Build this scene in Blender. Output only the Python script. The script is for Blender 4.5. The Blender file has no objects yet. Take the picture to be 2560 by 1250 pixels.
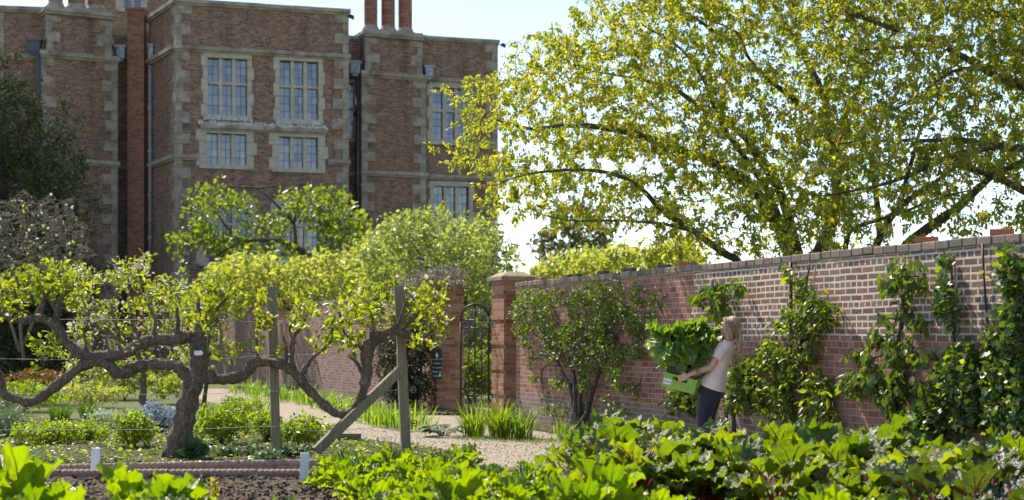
import bpy, bmesh, math, random
import numpy as np
from mathutils import Vector, Matrix, Euler, noise as mnoise

random.seed(7)
RNG = np.random.default_rng(7)
C = bpy.context.scene.collection
SC = bpy.context.scene

# ------------------------------------------------------------------ camera, sky, sun, exposure
F, H = 3840.0, 1.45                     # focal length in photo pixels (2560 wide), eye height in metres
HX, HY = 1280.0, 848.0                  # principal point and horizon in photo pixels
cam_d = bpy.data.cameras.new('camera'); cam = bpy.data.objects.new('camera', cam_d); C.objects.link(cam)
cam.location = (0, 0, H); cam.rotation_euler = (math.pi/2, 0, 0)
cam_d.sensor_width = 36; cam_d.lens = F/2560*36; cam_d.shift_y = (HY-625)/2560
cam_d.clip_start = 0.1; cam_d.clip_end = 6000
cam_d.dof.use_dof = True; cam_d.dof.focus_distance = 18.0; cam_d.dof.aperture_fstop = 2.1
SC.camera = cam
SUN_EL, SUN_AZ = math.radians(50), math.radians(-35)
w = bpy.data.worlds.new('World'); SC.world = w; w.use_nodes = True
wn = w.node_tree.nodes; wl = w.node_tree.links
sky = wn.new('ShaderNodeTexSky'); sky.sky_type = 'NISHITA'; sky.sun_disc = False
sky.sun_elevation = SUN_EL; sky.sun_rotation = SUN_AZ; sky.air_density = 0.8; sky.dust_density = 0.1; sky.ozone_density = 1.6
wl.new(sky.outputs[0], wn['Background'].inputs[0]); wn['Background'].inputs[1].default_value = 0.15
sl = bpy.data.lights.new('sun', 'SUN'); sl.energy = 4.4; sl.angle = math.radians(0.5); sl.color = (1.0, 0.95, 0.86)
so = bpy.data.objects.new('sun', sl); C.objects.link(so)
sd = Vector((math.sin(SUN_AZ)*math.cos(SUN_EL), math.cos(SUN_AZ)*math.cos(SUN_EL), math.sin(SUN_EL)))
so.rotation_euler = (-sd).to_track_quat('-Z', 'Y').to_euler(); so.location = (20, 30, 60)
SC.view_settings.view_transform = 'Standard'; SC.view_settings.look = 'None'
SC.view_settings.exposure = 0.93; SC.view_settings.gamma = 1.0
SC.view_settings.use_white_balance = True; SC.view_settings.white_balance_temperature = 7150; SC.view_settings.white_balance_tint = 12
SC.cycles.max_bounces = 8; SC.cycles.diffuse_bounces = 4; SC.cycles.transmission_bounces = 6; SC.cycles.glossy_bounces = 3

# ------------------------------------------------------------------ coordinates
def P(px, py, Z): return np.array([(px-HX)/F*Z, Z, H+(HY-py)/F*Z])         # photo direction at a chosen distance
def PG(px, py, z=0.0):                                                       # point on the ground
    Z = F*(H-z)/(py-HY); return np.array([(px-HX)/F*Z, Z, z])
WD = np.array([0.3425, -0.9395, 0.0]); WN = np.array([-0.9395, -0.3425, 0.0])    # garden wall direction / face normal
def WS(px): return 140.0+0.1*(px-HX)                                        # scale of the wall face in px per metre
def W(px, py, off=0.0):                                                     # point in front of the garden wall face
    # plane .03646 Z + .1 X = 1, moved by off along WN
    k = 1.0 - off*0.10644
    Z = k/(0.0364583+0.1*(px-HX)/F); return np.array([(px-HX)/F*Z, Z, H+(HY-py)/F*Z])
def V(a): return Vector((float(a[0]), float(a[1]), float(a[2])))

# ------------------------------------------------------------------ mesh building
class Geo:
    def __init__(s): s.v = []; s.n = 0; s.t = []; s.q = []; s.tm = []; s.qm = []
    def add(s, v, f, m=0):
        v = np.asarray(v, dtype=np.float64).reshape(-1, 3); f = np.asarray(f, dtype=np.int64)
        if len(f) == 0: return
        s.v.append(v)
        if f.shape[1] == 3: s.t.append(f+s.n); s.tm.append(np.full(len(f), m))
        else: s.q.append(f+s.n); s.qm.append(np.full(len(f), m))
        s.n += len(v)
    def add2(s, v, tris, quads, m=0):
        n0 = s.n; s.add(v, quads, m)
        if s.n == n0: s.add(v, tris, m); return
        t = np.asarray(tris, dtype=np.int64)
        if len(t): s.t.append(t+n0); s.tm.append(np.full(len(t), m))
    def mesh(s, name, mats, smooth=False):
        me = bpy.data.meshes.new(name)
        v = np.concatenate(s.v) if s.v else np.zeros((0, 3))
        t = np.concatenate(s.t) if s.t else np.zeros((0, 3), int); q = np.concatenate(s.q) if s.q else np.zeros((0, 4), int)
        me.vertices.add(len(v)); me.vertices.foreach_set('co', v.ravel().astype(np.float32))
        nl = t.size+q.size; me.loops.add(nl)
        me.loops.foreach_set('vertex_index', np.concatenate([t.ravel(), q.ravel()]).astype(np.int32))
        me.polygons.add(len(t)+len(q))
        st = np.concatenate([np.arange(len(t))*3, t.size+np.arange(len(q))*4]).astype(np.int32)
        me.polygons.foreach_set('loop_start', st)
        me.polygons.foreach_set('loop_total', np.concatenate([np.full(len(t), 3), np.full(len(q), 4)]).astype(np.int32))
        mi = np.concatenate([np.concatenate(s.tm) if s.tm else np.zeros(0), np.concatenate(s.qm) if s.qm else np.zeros(0)]).astype(np.int32)
        me.polygons.foreach_set('material_index', mi)
        me.polygons.foreach_set('use_smooth', np.full(len(t)+len(q), smooth))
        for m in (mats if isinstance(mats, (list, tuple)) else [mats]): me.materials.append(m)
        me.update(calc_edges=True); me.validate()
        return me

def wmat(o):
    m = o.matrix_basis.copy()
    return wmat(o.parent) @ o.matrix_parent_inverse @ m if o.parent else m
def setparent(o, p):
    if p is not None: o.parent = p; o.matrix_parent_inverse = wmat(p).inverted()
def tag(o, label=None, cat=None, group=None, kind=None):
    if label: o['label'] = label
    if cat: o['category'] = cat
    if group: o['group'] = group
    if kind: o['kind'] = kind
    return o
def link(name, me, parent=None, loc=None, rotz=0.0, bevel=0.0, seg=2):
    o = bpy.data.objects.new(name, me); C.objects.link(o)
    if loc is not None: o.location = V(loc)
    o.rotation_euler = (0, 0, rotz)
    setparent(o, parent)
    if bevel:
        b = o.modifiers.new('bevel', 'BEVEL'); b.width = bevel; b.segments = seg; b.limit_method = 'ANGLE'
    return o
def obj(name, g, mats, parent=None, smooth=False, loc=None, rotz=0.0, bevel=0.0):
    return link(name, g.mesh(name, mats, smooth), parent, loc, rotz, bevel)
def empty(name, loc, rotz=0.0, label=None, cat=None, group=None):
    o = bpy.data.objects.new(name, None); C.objects.link(o); o.location = V(loc); o.rotation_euler = (0, 0, rotz); o.empty_display_size = .2
    return tag(o, label, cat, group)
def copy_tree(o, parent=None):
    c = o.copy(); C.objects.link(c)
    if parent is not None: c.parent = parent
    for ch in [x for x in o.children]: copy_tree(ch, c)
    return c

BOXF = np.array([[0,3,2,1],[4,5,6,7],[0,1,5,4],[1,2,6,5],[2,3,7,6],[3,0,4,7]])
def box(g, c, s, R=None, m=0, top=1.0):
    x, y, z = s[0]/2, s[1]/2, s[2]/2
    v = np.array([[-x,-y,-z],[x,-y,-z],[x,y,-z],[-x,y,-z],[-x*top,-y*top,z],[x*top,-y*top,z],[x*top,y*top,z],[-x*top,y*top,z]])
    if R is not None: v = v @ np.asarray(R).T
    g.add(v+np.asarray(c, float), BOXF, m)
def rz(a): c, s = math.cos(a), math.sin(a); return np.array([[c,-s,0],[s,c,0],[0,0,1.]])
def ry(a): c, s = math.cos(a), math.sin(a); return np.array([[c,0,s],[0,1.,0],[-s,0,c]])
def rx(a): c, s = math.cos(a), math.sin(a); return np.array([[1.,0,0],[0,c,-s],[0,s,c]])
def unit(a): a = np.asarray(a, float); return a/(np.linalg.norm(a, axis=-1, keepdims=True)+1e-12)

def tube(g, pts, rad, sides=6, m=0, lump=0.0, caps=True, flat=None):
    p = np.asarray(pts, float); n = len(p); r = np.broadcast_to(np.asarray(rad, float), (n,))
    t = np.gradient(p, axis=0); t = unit(t)
    up = np.array([0, 0, 1.]) if abs(t[0][2]) < .9 else np.array([1., 0, 0])
    a = unit(np.cross(t[0], up)); A = [a]
    for i in range(1, n):
        a = A[-1]-t[i]*np.dot(A[-1], t[i]); A.append(a/(np.linalg.norm(a)+1e-12))
    A = np.array(A); B = np.cross(t, A)
    th = np.arange(sides)/sides*2*math.pi
    rr = r[:, None]*np.ones(sides)
    if lump: rr = rr*(1+lump*RNG.normal(size=rr.shape))
    v = p[:, None, :]+rr[:, :, None]*(np.cos(th)[None, :, None]*A[:, None, :]+np.sin(th)[None, :, None]*B[:, None, :])
    v = v.reshape(-1, 3)
    i = np.arange(n-1)[:, None]*sides; j = np.arange(sides)[None, :]; k = (j+1) % sides
    q = np.stack([i+j, i+k, i+sides+k, i+sides+j], -1).reshape(-1, 4)
    tr = np.zeros((0, 3), int)
    if caps:
        tr = np.array([[0, s+1, s] for s in range(1, sides-1)]+[[(n-1)*sides, (n-1)*sides+s, (n-1)*sides+s+1] for s in range(1, sides-1)])
    g.add2(v, tr, q, m)
def smooth_path(pts, k=4):
    p = np.asarray(pts, float)
    if len(p) < 3: 
        tt = np.linspace(0, 1, k+1)[:, None]; return p[0]*(1-tt)+p[-1]*tt
    e = np.vstack([2*p[0]-p[1], p, 2*p[-1]-p[-2]]); out = []
    for i in range(1, len(e)-2):
        a, b, c, d = e[i-1:i+3]
        for t in np.arange(k)/k:
            out.append(.5*(2*b+(c-a)*t+(2*a-5*b+4*c-d)*t*t+(-a+3*b-3*c+d)*t**3))
    out.append(p[-1]); return np.array(out)

# leaf templates: length along y, width along x, normal z (unit length)
def tpl(kind):
    if kind == 'oval':
        v = [(0,0,0),(-.17,.2,.05),(.17,.2,.05),(0,.3,0),(-.25,.5,.07),(.25,.5,.07),(0,.62,-.02),(-.14,.8,.02),(.14,.8,.02),(0,1,-.12)]
        t = [(0,3,1),(0,2,3),(7,6,9),(6,8,9)]; q = [(1,3,6,4),(3,2,5,6)]
        t += [(4,6,7),(6,5,8)]
    elif kind == 'round':
        v = [(0,0,0),(-.3,.15,.06),(.3,.15,.06),(-.42,.5,.1),(.42,.5,.1),(0,.5,0),(-.25,.85,.04),(.25,.85,.04),(0,1,-.06)]
        t = [(0,5,1),(0,2,5),(5,8,6),(5,7,8)]; q = []; t += [(1,5,3),(3,5,6),(2,4,5),(4,7,5)]
    elif kind == 'narrow':
        v = [(0,0,0),(-.12,.3,.03),(.12,.3,.03),(0,.4,0),(-.12,.65,.02),(.12,.65,.02),(0,1,-.1)]
        t = [(0,3,1),(0,2,3),(4,3,6),(3,5,6),(1,3,4),(3,2,5)]; q = []
    elif kind == 'lobed':
        v = [(0,0,0),(-.42,.25,.05),(-.2,.42,.02),(-.38,.8,.03),(0,.55,0),(0,1,-.08),(.38,.8,.03),(.2,.42,.02),(.42,.25,.05)]
        t = [(0,2,1),(0,4,2),(2,4,3),(3,4,5),(4,6,5),(4,7,6),(0,7,4),(0,8,7)]; q = []
    elif kind == 'needle':
        v = [(0,0,0),(-.12,.4,.03),(.12,.4,.03),(0,1,-.05)]; t = [(0,2,1),(1,2,3)]; q = []
    return np.array(v, float), np.array(t, int).reshape(-1, 3), np.array(q, int).reshape(-1, 4)
TPL = {k: tpl(k) for k in ('oval', 'round', 'narrow', 'lobed', 'needle')}
def leaves(g, pos, axis, nrm, scale, kind='oval', m=0, wide=1.0):
    v, t, q = TPL[kind]; n = len(pos)
    if n == 0: return
    axis = unit(axis); side = unit(np.cross(axis, nrm)); nrm = np.cross(side, axis)
    x, y, z = v[:, 0]*wide, v[:, 1], v[:, 2]
    s = np.broadcast_to(np.asarray(scale, float), (n,))[:, None, None]
    vv = pos[:, None, :]+s*(x[None, :, None]*side[:, None, :]+y[None, :, None]*axis[:, None, :]+z[None, :, None]*nrm[:, None, :])
    k = np.arange(n)[:, None, None]*len(v)
    g.add2(vv.reshape(-1, 3), (t[None]+k).reshape(-1, 3), (q[None]+k).reshape(-1, 4) if len(q) else np.zeros((0, 4), int), m)

def in_poly(x, y, poly):
    poly = np.asarray(poly, float); ins = np.zeros(len(x), bool); j = len(poly)-1
    for i in range(len(poly)):
        xi, yi = poly[i]; xj, yj = poly[j]
        c = ((yi > y) != (yj > y)) & (x < (xj-xi)*(y-yi)/(yj-yi+1e-9)+xi)
        ins ^= c; j = i
    return ins
def sample_poly(poly, n, mask=None):
    poly = np.asarray(poly, float); lo, hi = poly.min(0), poly.max(0); X = np.zeros((0, 2))
    while len(X) < n:
        c = lo+RNG.random((n*2, 2))*(hi-lo); k = in_poly(c[:, 0], c[:, 1], poly)
        if mask is not None: k &= mask(c[:, 0], c[:, 1])
        X = np.vstack([X, c[k]])
    return X[:n]
def sample_blobs(blobs, dens):
    out = []
    for cx, cy, a, b in blobs:
        n = max(2, int(dens*a*b*math.pi)); r = np.sqrt(RNG.random(n)); th = RNG.random(n)*2*math.pi
        out.append(np.stack([cx+a*r*np.cos(th), cy+b*r*np.sin(th)], 1))
    return np.vstack(out)

def grow(limbs, attr, tip=.004, gain=.011, bow=.12, wood=None, sides=4, limb_sides=9, lump=.05, k=3, rmax=.6):
    """limbs: list of (points, radii). Twigs grow to every attractor point from the nearest wood.  Returns the wood Geo and leaf anchors (pos, dir)."""
    g = wood or Geo(); N = []; R = []
    for pts, rad in limbs:
        pp = smooth_path(pts, k); r = np.interp(np.linspace(0, 1, len(pp)), np.linspace(0, 1, len(rad)), rad)
        jit = RNG.normal(size=pp.shape)*r[:, None]*.18; jit[0] = 0; pp = pp+jit
        tube(g, pp, r, limb_sides, lump=lump)
        d = np.linspace(0, 1, 3)[:-1]
        for a, b, ra, rb in zip(pp[:-1], pp[1:], r[:-1], r[1:]):
            for t in d: N.append(a*(1-t)+b*t); R.append(ra*(1-t)+rb*t)
    N = np.array(N); R = np.array(R); attr = np.asarray(attr)
    cap = len(N)+len(attr)*7; NN = np.zeros((cap, 3)); RR = np.zeros(cap); n = len(N); NN[:n] = N; RR[:n] = R
    d0 = np.array([np.min(np.sum((N-a)**2, 1)) for a in attr]) if len(attr) else np.zeros(0)
    AP, AD, AT = [], [], []
    for a in attr[np.argsort(d0)]:
        d = np.sum((NN[:n]-a)**2, 1); i = int(np.argmin(d)); L = math.sqrt(d[i])
        if L < .01: continue
        s = NN[i]; seg = max(2, min(6, int(L/.12)+1)); tt = np.linspace(0, 1, seg+1)[:, None]
        ctrl = (s+a)/2+np.array([0, 0, bow*L])+RNG.normal(size=3)*L*.12
        pp = (1-tt)**2*s+2*tt*(1-tt)*ctrl+tt**2*a; pp[1:-1] += RNG.normal(size=(seg-1, 3))*L*.03
        r0 = min(RR[i]*rmax, tip+gain*L); r = np.linspace(max(r0, tip), tip, seg+1)
        tube(g, pp, r, sides, 1, caps=False)
        NN[n:n+seg] = pp[1:]; RR[n:n+seg] = r[1:]; n += seg
        AP.append(pp[1:]); AD.append(unit(np.diff(pp, axis=0))); AT.append(tt[1:, 0])
    if not AP: return g, np.zeros((0, 3)), np.zeros((0, 3)), np.zeros(0)
    return g, np.vstack(AP), np.vstack(AD), np.concatenate(AT)
def foliate(g, AP, AD, n, size, kind='oval', spread=.06, droop=.5, m=0, wide=1.0, upn=.8, vary=.3, cl=1):
    """n leaves in all around the anchors."""
    if len(AP) == 0: return
    n = n//cl*cl; i = np.repeat(RNG.integers(0, len(AP), n//cl), cl); pos = AP[i]+RNG.normal(size=(n, 3))*spread
    ax = AD[i]*.5+(RNG.normal(size=(n, 3))*.7 if cl == 1 else np.repeat(RNG.normal(size=(n//cl, 3))*.55, cl, 0)+RNG.normal(size=(n, 3))*.45); ax[:, 2] -= droop
    nr = RNG.normal(size=(n, 3))*.7; nr[:, 2] += upn
    leaves(g, pos, ax, nr, size*(1+vary*RNG.normal(size=n)).clip(.4, 1.7), kind, m, wide)
# ------------------------------------------------------------------ materials
class NT:
    def __init__(s, name):
        s.m = bpy.data.materials.new(name); s.m.use_nodes = True; s.t = s.m.node_tree
        s.b = s.t.nodes['Principled BSDF']; s.out = s.t.nodes['Material Output']
    def n(s, typ, **kw):
        x = s.t.nodes.new('ShaderNode'+typ)
        for k, v in kw.items(): setattr(x, k, v)
        return x
    def l(s, a, b): s.t.links.new(a, b)
    def setb(s, **kw):
        for k, v in kw.items(): s.b.inputs[k.replace('_', ' ')].default_value = v
    def val(s, x, inp):
        if hasattr(x, 'is_output'): s.l(x, inp)
        else: inp.default_value = x
    def math(s, op, a, b=0.0, c=None):
        x = s.n('Math', operation=op); s.val(a, x.inputs[0]); s.val(b, x.inputs[1])
        if c is not None: s.val(c, x.inputs[2])
        return x.outputs[0]
    def mix(s, f, a, b, blend='MIX'):
        x = s.n('Mix', data_type='RGBA', blend_type=blend); s.val(f, x.inputs[0])
        for v, i in ((a, 6), (b, 7)):
            if hasattr(v, 'is_output'): s.l(v, x.inputs[i])
            else: x.inputs[i].default_value = (*v, 1)
        return x.outputs[2]
    def ramp(s, f, stops, interp='LINEAR'):
        x = s.n('ValToRGB'); cr = x.color_ramp; cr.interpolation = interp
        while len(cr.elements) < len(stops): cr.elements.new(.5)
        for e, (p, c) in zip(cr.elements, stops): e.position = p; e.color = (*c, 1) if not np.isscalar(c) else (c, c, c, 1)
        s.l(f, x.inputs[0]); return x.outputs[0]
    def noise(s, scale, vec=None, detail=4, rough=.6):
        x = s.n('TexNoise'); x.inputs['Scale'].default_value = scale; x.inputs['Detail'].default_value = detail; x.inputs['Roughness'].default_value = rough
        if vec is not None: s.l(vec, x.inputs['Vector'])
        return x.outputs[0]
    def coord(s, which='Object'):
        return s.n('TexCoord').outputs[which]
    def bump(s, h, strength, dist=.02, nrm=None):
        x = s.n('Bump'); x.inputs['Strength'].default_value = strength; x.inputs['Distance'].default_value = dist; s.l(h, x.inputs['Height'])
        if nrm is not None: s.l(nrm, x.inputs['Normal'])
        return x.outputs[0]
MATS = {}
def leaf_mat(name, a, b, c=None, tr=(1.5, 1.75, .35), mix=.5, rough=.42, spec=.5, wrinkle=0.0, wscale=60):
    if name in MATS: return MATS[name]
    N = NT(name); rnd = N.n('NewGeometry').outputs['Random Per Island']
    st = [(0.0, a), (.6, b), (1.0, c or b)]
    col = N.ramp(rnd, st)
    N.l(col, N.b.inputs['Base Color']); N.setb(Roughness=rough); N.b.inputs['Specular IOR Level'].default_value = spec
    tb = N.n('BsdfTranslucent'); tc = N.mix(1.0, col, tr, 'MULTIPLY'); N.l(tc, tb.inputs[0])
    mx = N.n('MixShader'); mx.inputs[0].default_value = mix; N.l(N.b.outputs[0], mx.inputs[1]); N.l(tb.outputs[0], mx.inputs[2])
    N.l(mx.outputs[0], N.out.inputs[0])
    if wrinkle:
        h = N.noise(wscale, N.coord(), 3, .6); bn = N.bump(h, wrinkle, .02); N.l(bn, N.b.inputs['Normal']); 
    MATS[name] = N.m; return N.m
def plain(name, col, rough=.7, var=.15, scale=12, bump=0.0, metal=0.0, spec=.5, bscale=None):
    if name in MATS: return MATS[name]
    N = NT(name); f = N.noise(scale, N.coord(), 5)
    c = np.array(col); N.l(N.ramp(f, [(.3, tuple(c*(1-var))), (.7, tuple(np.minimum(c*(1+var), 1)))]), N.b.inputs['Base Color'])
    N.setb(Roughness=rough, Metallic=metal); N.b.inputs['Specular IOR Level'].default_value = spec
    if bump: N.l(N.bump(N.noise(bscale or scale*3, N.coord(), 5), bump, .01), N.b.inputs['Normal'])
    MATS[name] = N.m; return N.m
def bark_mat(name, dark, light, scale=14, bump=.8, green=None):
    N = NT(name); co = N.coord(); mp = N.n('Mapping'); mp.inputs['Scale'].default_value = (1, 1, .35); N.l(co, mp.inputs[0])
    f = N.noise(scale, mp.outputs[0], 8, .7); col = N.ramp(f, [(.3, dark), (.68, light)])
    if green: col = N.mix(N.ramp(N.noise(scale*.3, co, 4), [(.5, 0.), (.68, 1.)]), col, green)
    v = N.n('TexVoronoi', feature='DISTANCE_TO_EDGE'); v.inputs['Scale'].default_value = scale*1.5; wv = N.n('VectorMath', operation='ADD'); N.l(mp.outputs[0], wv.inputs[0]); nz = N.n('TexNoise'); nz.inputs['Scale'].default_value = scale*.8; N.l(mp.outputs[0], nz.inputs['Vector'])
    sc = N.n('VectorMath', operation='SCALE'); sc.inputs['Scale'].default_value = .34; N.l(nz.outputs['Color'], sc.inputs[0]); N.l(sc.outputs[0], wv.inputs[1]); N.l(wv.outputs[0], v.inputs['Vector'])
    col = N.mix(N.ramp(v.outputs[0], [(.0, .55), (.10, 0.)]), col, tuple(np.array(dark)*.6)); N.l(col, N.b.inputs['Base Color']); N.setb(Roughness=.9)
    N.l(N.bump(N.math('ADD', f, N.math('MULTIPLY', N.math('MINIMUM', v.outputs[0], .3), 3.0)), bump, .04), N.b.inputs['Normal']); MATS[name] = N.m; return N.m
def brick_mat(name, stops, mortar, msize=.012, mortar2=None, course=.075, length=.225, soot=.45, split=False, bump=.6, patch=None, streak=0.0):
    """Per-brick random tint, weathered in patches; with split the lower courses are redder with tight joints."""
    N = NT(name); co = N.coord(); sp = N.n('SeparateXYZ'); N.l(co, sp.inputs[0])
    u = N.math('ADD', sp.outputs[0], sp.outputs[1]); cb = N.n('CombineXYZ')
    wob = N.noise(1.3, co, 3); wob2 = N.noise(9, co, 2)
    N.l(N.math('ADD', u, N.math('MULTIPLY', N.math('SUBTRACT', wob2, .5), .02)), cb.inputs[0])
    N.l(N.math('ADD', sp.outputs[2], N.math('ADD', N.math('MULTIPLY', N.math('SUBTRACT', wob, .5), .03), N.math('MULTIPLY', N.math('SUBTRACT', wob2, .5), .008))), cb.inputs[1])
    def br(ms, sm):
        b = N.n('TexBrick', offset=.5, offset_frequency=2, squash=.5, squash_frequency=3); b.inputs['Color1'].default_value = (0, 0, 0, 1); b.inputs['Color2'].default_value = (1, 1, 1, 1)
        b.inputs['Mortar'].default_value = (.5, .5, .5, 1); b.inputs['Scale'].default_value = 1; b.inputs['Mortar Size'].default_value = ms; b.inputs['Mortar Smooth'].default_value = sm
        b.inputs['Brick Width'].default_value = length; b.inputs['Row Height'].default_value = course; N.l(cb.outputs[0], b.inputs['Vector']); return b
    b1 = br(msize, .3); col = N.ramp(b1.outputs[0], stops)
    fine = N.noise(38, co, 5, .65)
    fac = b1.outputs[1]; mcol = mortar
    big = N.noise(.55, co, 4)
    if split:
        b2 = br(.006, .4); zz = N.math('ADD', sp.outputs[2], N.math('MULTIPLY', N.math('SUBTRACT', N.noise(.5, co, 2), .5), .1))
        up = N.ramp(zz, [(.0, 0.), (1., 1.)]); up = N.math('GREATER_THAN', zz, split)
        # the far end of the wall keeps tight joints to the top
        near = N.math('GREATER_THAN', N.math('ADD', sp.outputs[0], N.math('MULTIPLY', N.noise(1.2, co, 2), 1.4)), 7.6)
        upn = N.math('MULTIPLY', up, near)
        fac = N.n('Mix', data_type='FLOAT'); N.l(upn, fac.inputs[0]); N.l(b2.outputs[1], fac.inputs[2]); N.l(b1.outputs[1], fac.inputs[3]); fac = fac.outputs[0]
        low = N.ramp(b2.outputs[0], [(0, (.25, .11, .075)), (.5, (.37, .17, .12)), (1, (.43, .23, .17))])
        col = N.mix(upn, low, col)
        low2 = N.math('LESS_THAN', N.math('ADD', zz, N.math('MULTIPLY', big, .25)), .62)
        col = N.mix(N.math('MULTIPLY', low2, .8), col, N.mix(b2.outputs[0], (.19, .14, .12), (.31, .245, .21)))
        mcol = N.mix(upn, (.46, .35, .29), mortar)
    col = N.mix(N.ramp(fine, [(.35, 0.), (.75, .55)]), col, N.mix(1.0, col, (.45, .42, .42), 'MULTIPLY'))
    col = N.mix(N.ramp(big, [(.42, 0.), (.65, soot)]), col, N.mix(1.0, col, (.5, .5, .55), 'MULTIPLY'))
    if patch: col = N.mix(N.ramp(N.noise(1.7, co, 5, .7), [(.62, 0.), (.72, .55)]), col, patch)
    mcol = N.mix(N.ramp(N.noise(3.0, co, 4), [(.35, 0.), (.7, .6)]), mcol, mortar2 or tuple(np.array(mortar)*.6))
    col = N.mix(fac, col, mcol)
    if streak:
        mp = N.n('Mapping'); mp.inputs['Scale'].default_value = (1.6, 1.6, .13); N.l(co, mp.inputs[0]); sk_ = N.noise(1.0, mp.outputs[0], 5, .65)
        col = N.mix(N.ramp(sk_, [(.48, 0.), (.72, streak)]), col, N.mix(1.0, col, (.48, .46, .48), 'MULTIPLY'))
        col = N.mix(N.ramp(N.noise(.9, co, 6, .75), [(.60, 0.), (.74, .5)]), col, (.30, .25, .21))
    N.l(col, N.b.inputs['Base Color']); N.setb(Roughness=.92); N.b.inputs['Specular IOR Level'].default_value = .2
    hgt = N.math('ADD', N.math('MULTIPLY', fac, -1.0), N.math('MULTIPLY', fine, .6))
    N.l(N.bump(hgt, bump, .015), N.b.inputs['Normal']); MATS[name] = N.m; return N.m
def glass_mat(name):
    N = NT(name); co = N.coord(); rnd = N.n('NewGeometry').outputs['Random Per Island']
    N.l(N.ramp(rnd, [(0, (.010, .012, .02)), (.13, (.02, .026, .045)), (.3, (.035, .05, .10)), (.85, (.06, .08, .15)), (1, (.10, .12, .16))]), N.b.inputs['Base Color'])
    N.setb(Roughness=.12, IOR=1.95); f = N.noise(3, co, 2); N.l(N.bump(f, .08, .03), N.b.inputs['Normal']); MATS[name] = N.m; return N.m

M_wall = brick_mat('old_wall_brick', [(0, (.18, .12, .10)), (.3, (.25, .165, .14)), (.62, (.31, .21, .18)), (.8, (.32, .14, .10)), (.92, (.36, .17, .12)), (1, (.38, .29, .26))], (.72, .60, .49), .013, (.42, .33, .25), split=1.44, soot=.35, patch=(.42, .35, .30))
M_wall2 = brick_mat('garden_wall_brick', [(0, (.24, .12, .10)), (.5, (.34, .19, .155)), (1, (.42, .27, .23))], (.42, .33, .28), .008, soot=.25)
M_pier = brick_mat('orange_pier_brick', [(0, (.30, .11, .06)), (.5, (.46, .19, .105)), (1, (.5, .28, .18))], (.36, .28, .22), .008, soot=.55)
M_house = brick_mat('mansion_brick', [(0, (.08, .043, .039)), (.35, (.17, .079, .056)), (.7, (.265, .12, .08)), (1, (.37, .2, .14))], (.35, .27, .205), .012, soot=.6, bump=.4, streak=.75)
M_house_red = brick_mat('chimney_brick', [(0, (.18, .058, .036)), (.5, (.30, .108, .064)), (1, (.38, .155, .10))], (.3, .22, .17), .009, soot=.3, bump=.4)
M_house_buff = brick_mat('turret_brick', [(0, (.17, .1, .05)), (.5, (.28, .17, .09)), (1, (.36, .25, .14))], (.32, .25, .16), .01, soot=.4, bump=.4)
M_stone = plain('weathered_stone', (.265, .225, .18), .9, .5, 2.2, .4, bscale=30)
M_mullion = plain('window_stone', (.40, .345, .275), .85, .2, 5, .2, bscale=30)
M_lichen = plain('lichened_sill', (.42, .39, .36), .95, .55, 9, .8, bscale=30)
M_capstone = plain('pier_capstone', (.25, .2, .13), .9, .3, 9, .4, bscale=40)
M_glass = glass_mat('leaded_glass'); M_lead = plain('lead', (.06, .065, .08), .6, .3, 20)
M_leadpipe = plain('pale_lead_pipe', (.26, .30, .34), .6, .4, 6)
M_black = plain('black_iron', (.012, .012, .013), .45, .3, 20); M_wire = plain('galvanised_wire', (.33, .33, .33), .6, .2, 20)
M_white = plain('painted_white_wood', (.72, .73, .75), .6, .08, 8, .15)
M_cream = plain('cream_paint', (.6, .55, .42), .6, .1, 8)
def post_mat():
    N = NT('weathered_post_wood'); co = N.coord(); mp = N.n('Mapping'); mp.inputs['Scale'].default_value = (30, 30, 1.2); N.l(co, mp.inputs[0])
    f = N.noise(2.2, mp.outputs[0], 6, .65); c = N.ramp(f, [(.3, (.13, .105, .065)), (.7, (.29, .24, .16))])
    c = N.mix(N.ramp(N.noise(2.5, co, 4), [(.45, 0.), (.7, .6)]), c, (.16, .155, .085)); N.l(c, N.b.inputs['Base Color']); N.setb(Roughness=.9)
    N.l(N.bump(f, .5, .01), N.b.inputs['Normal']); return N.m
M_post = post_mat()
M_appbark = bark_mat('old_apple_bark', (.09, .058, .04), (.47, .345, .26), 15, 1.0, (.22, .18, .11))
M_bark = bark_mat('tree_bark', (.055, .043, .03), (.21, .17, .12), 12, .8)
M_bark2 = bark_mat('wall_shrub_bark', (.045, .035, .028), (.19, .155, .125), 25, .6)
M_twig = bark_mat('grey_twig_bark', (.10, .085, .06), (.30, .26, .2), 20, .4)
M_greytwig = bark_mat('bare_twig_bark', (.12, .095, .065), (.31, .25, .18), 20, .4)
M_palebark = bark_mat('pale_twig_bark', (.09, .072, .05), (.26, .215, .16), 20, .4)
def ground_mat(name, a, b, c, s1=2.0, s2=30, bump=.6, pebble=0.0, bd=.03):
    N = NT(name); co = N.coord('Object'); big = N.noise(s1, co, 5); fine = N.noise(s2, co, 6, .7)
    v = N.n('TexVoronoi'); v.inputs['Scale'].default_value = s2*1.2; N.l(co, v.inputs['Vector'])
    col = N.mix(N.ramp(fine, [(.3, 0.), (.7, 1.)]), a, b); col = N.mix(N.ramp(big, [(.45, 0.), (.65, .8)]), col, c)
    if pebble: col = N.mix(pebble, col, N.mix(1.0, col, v.outputs['Color'], 'OVERLAY'))
    N.l(col, N.b.inputs['Base Color']); N.setb(Roughness=.95); N.b.inputs['Specular IOR Level'].default_value = .2
    N.l(N.bump(N.math('ADD', fine, N.math('MULTIPLY', v.outputs[0], 1.0)), bump, bd), N.b.inputs['Normal']); return N.m
M_ground = ground_mat('grassy_ground', (.06, .09, .02), (.12, .16, .04), (.13, .10, .06), .6, 14)
M_gravel = ground_mat('pale_gravel', (.40, .325, .25), (.64, .54, .43), (.51, .42, .33), .8, 55, 1.0, .35)
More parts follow.
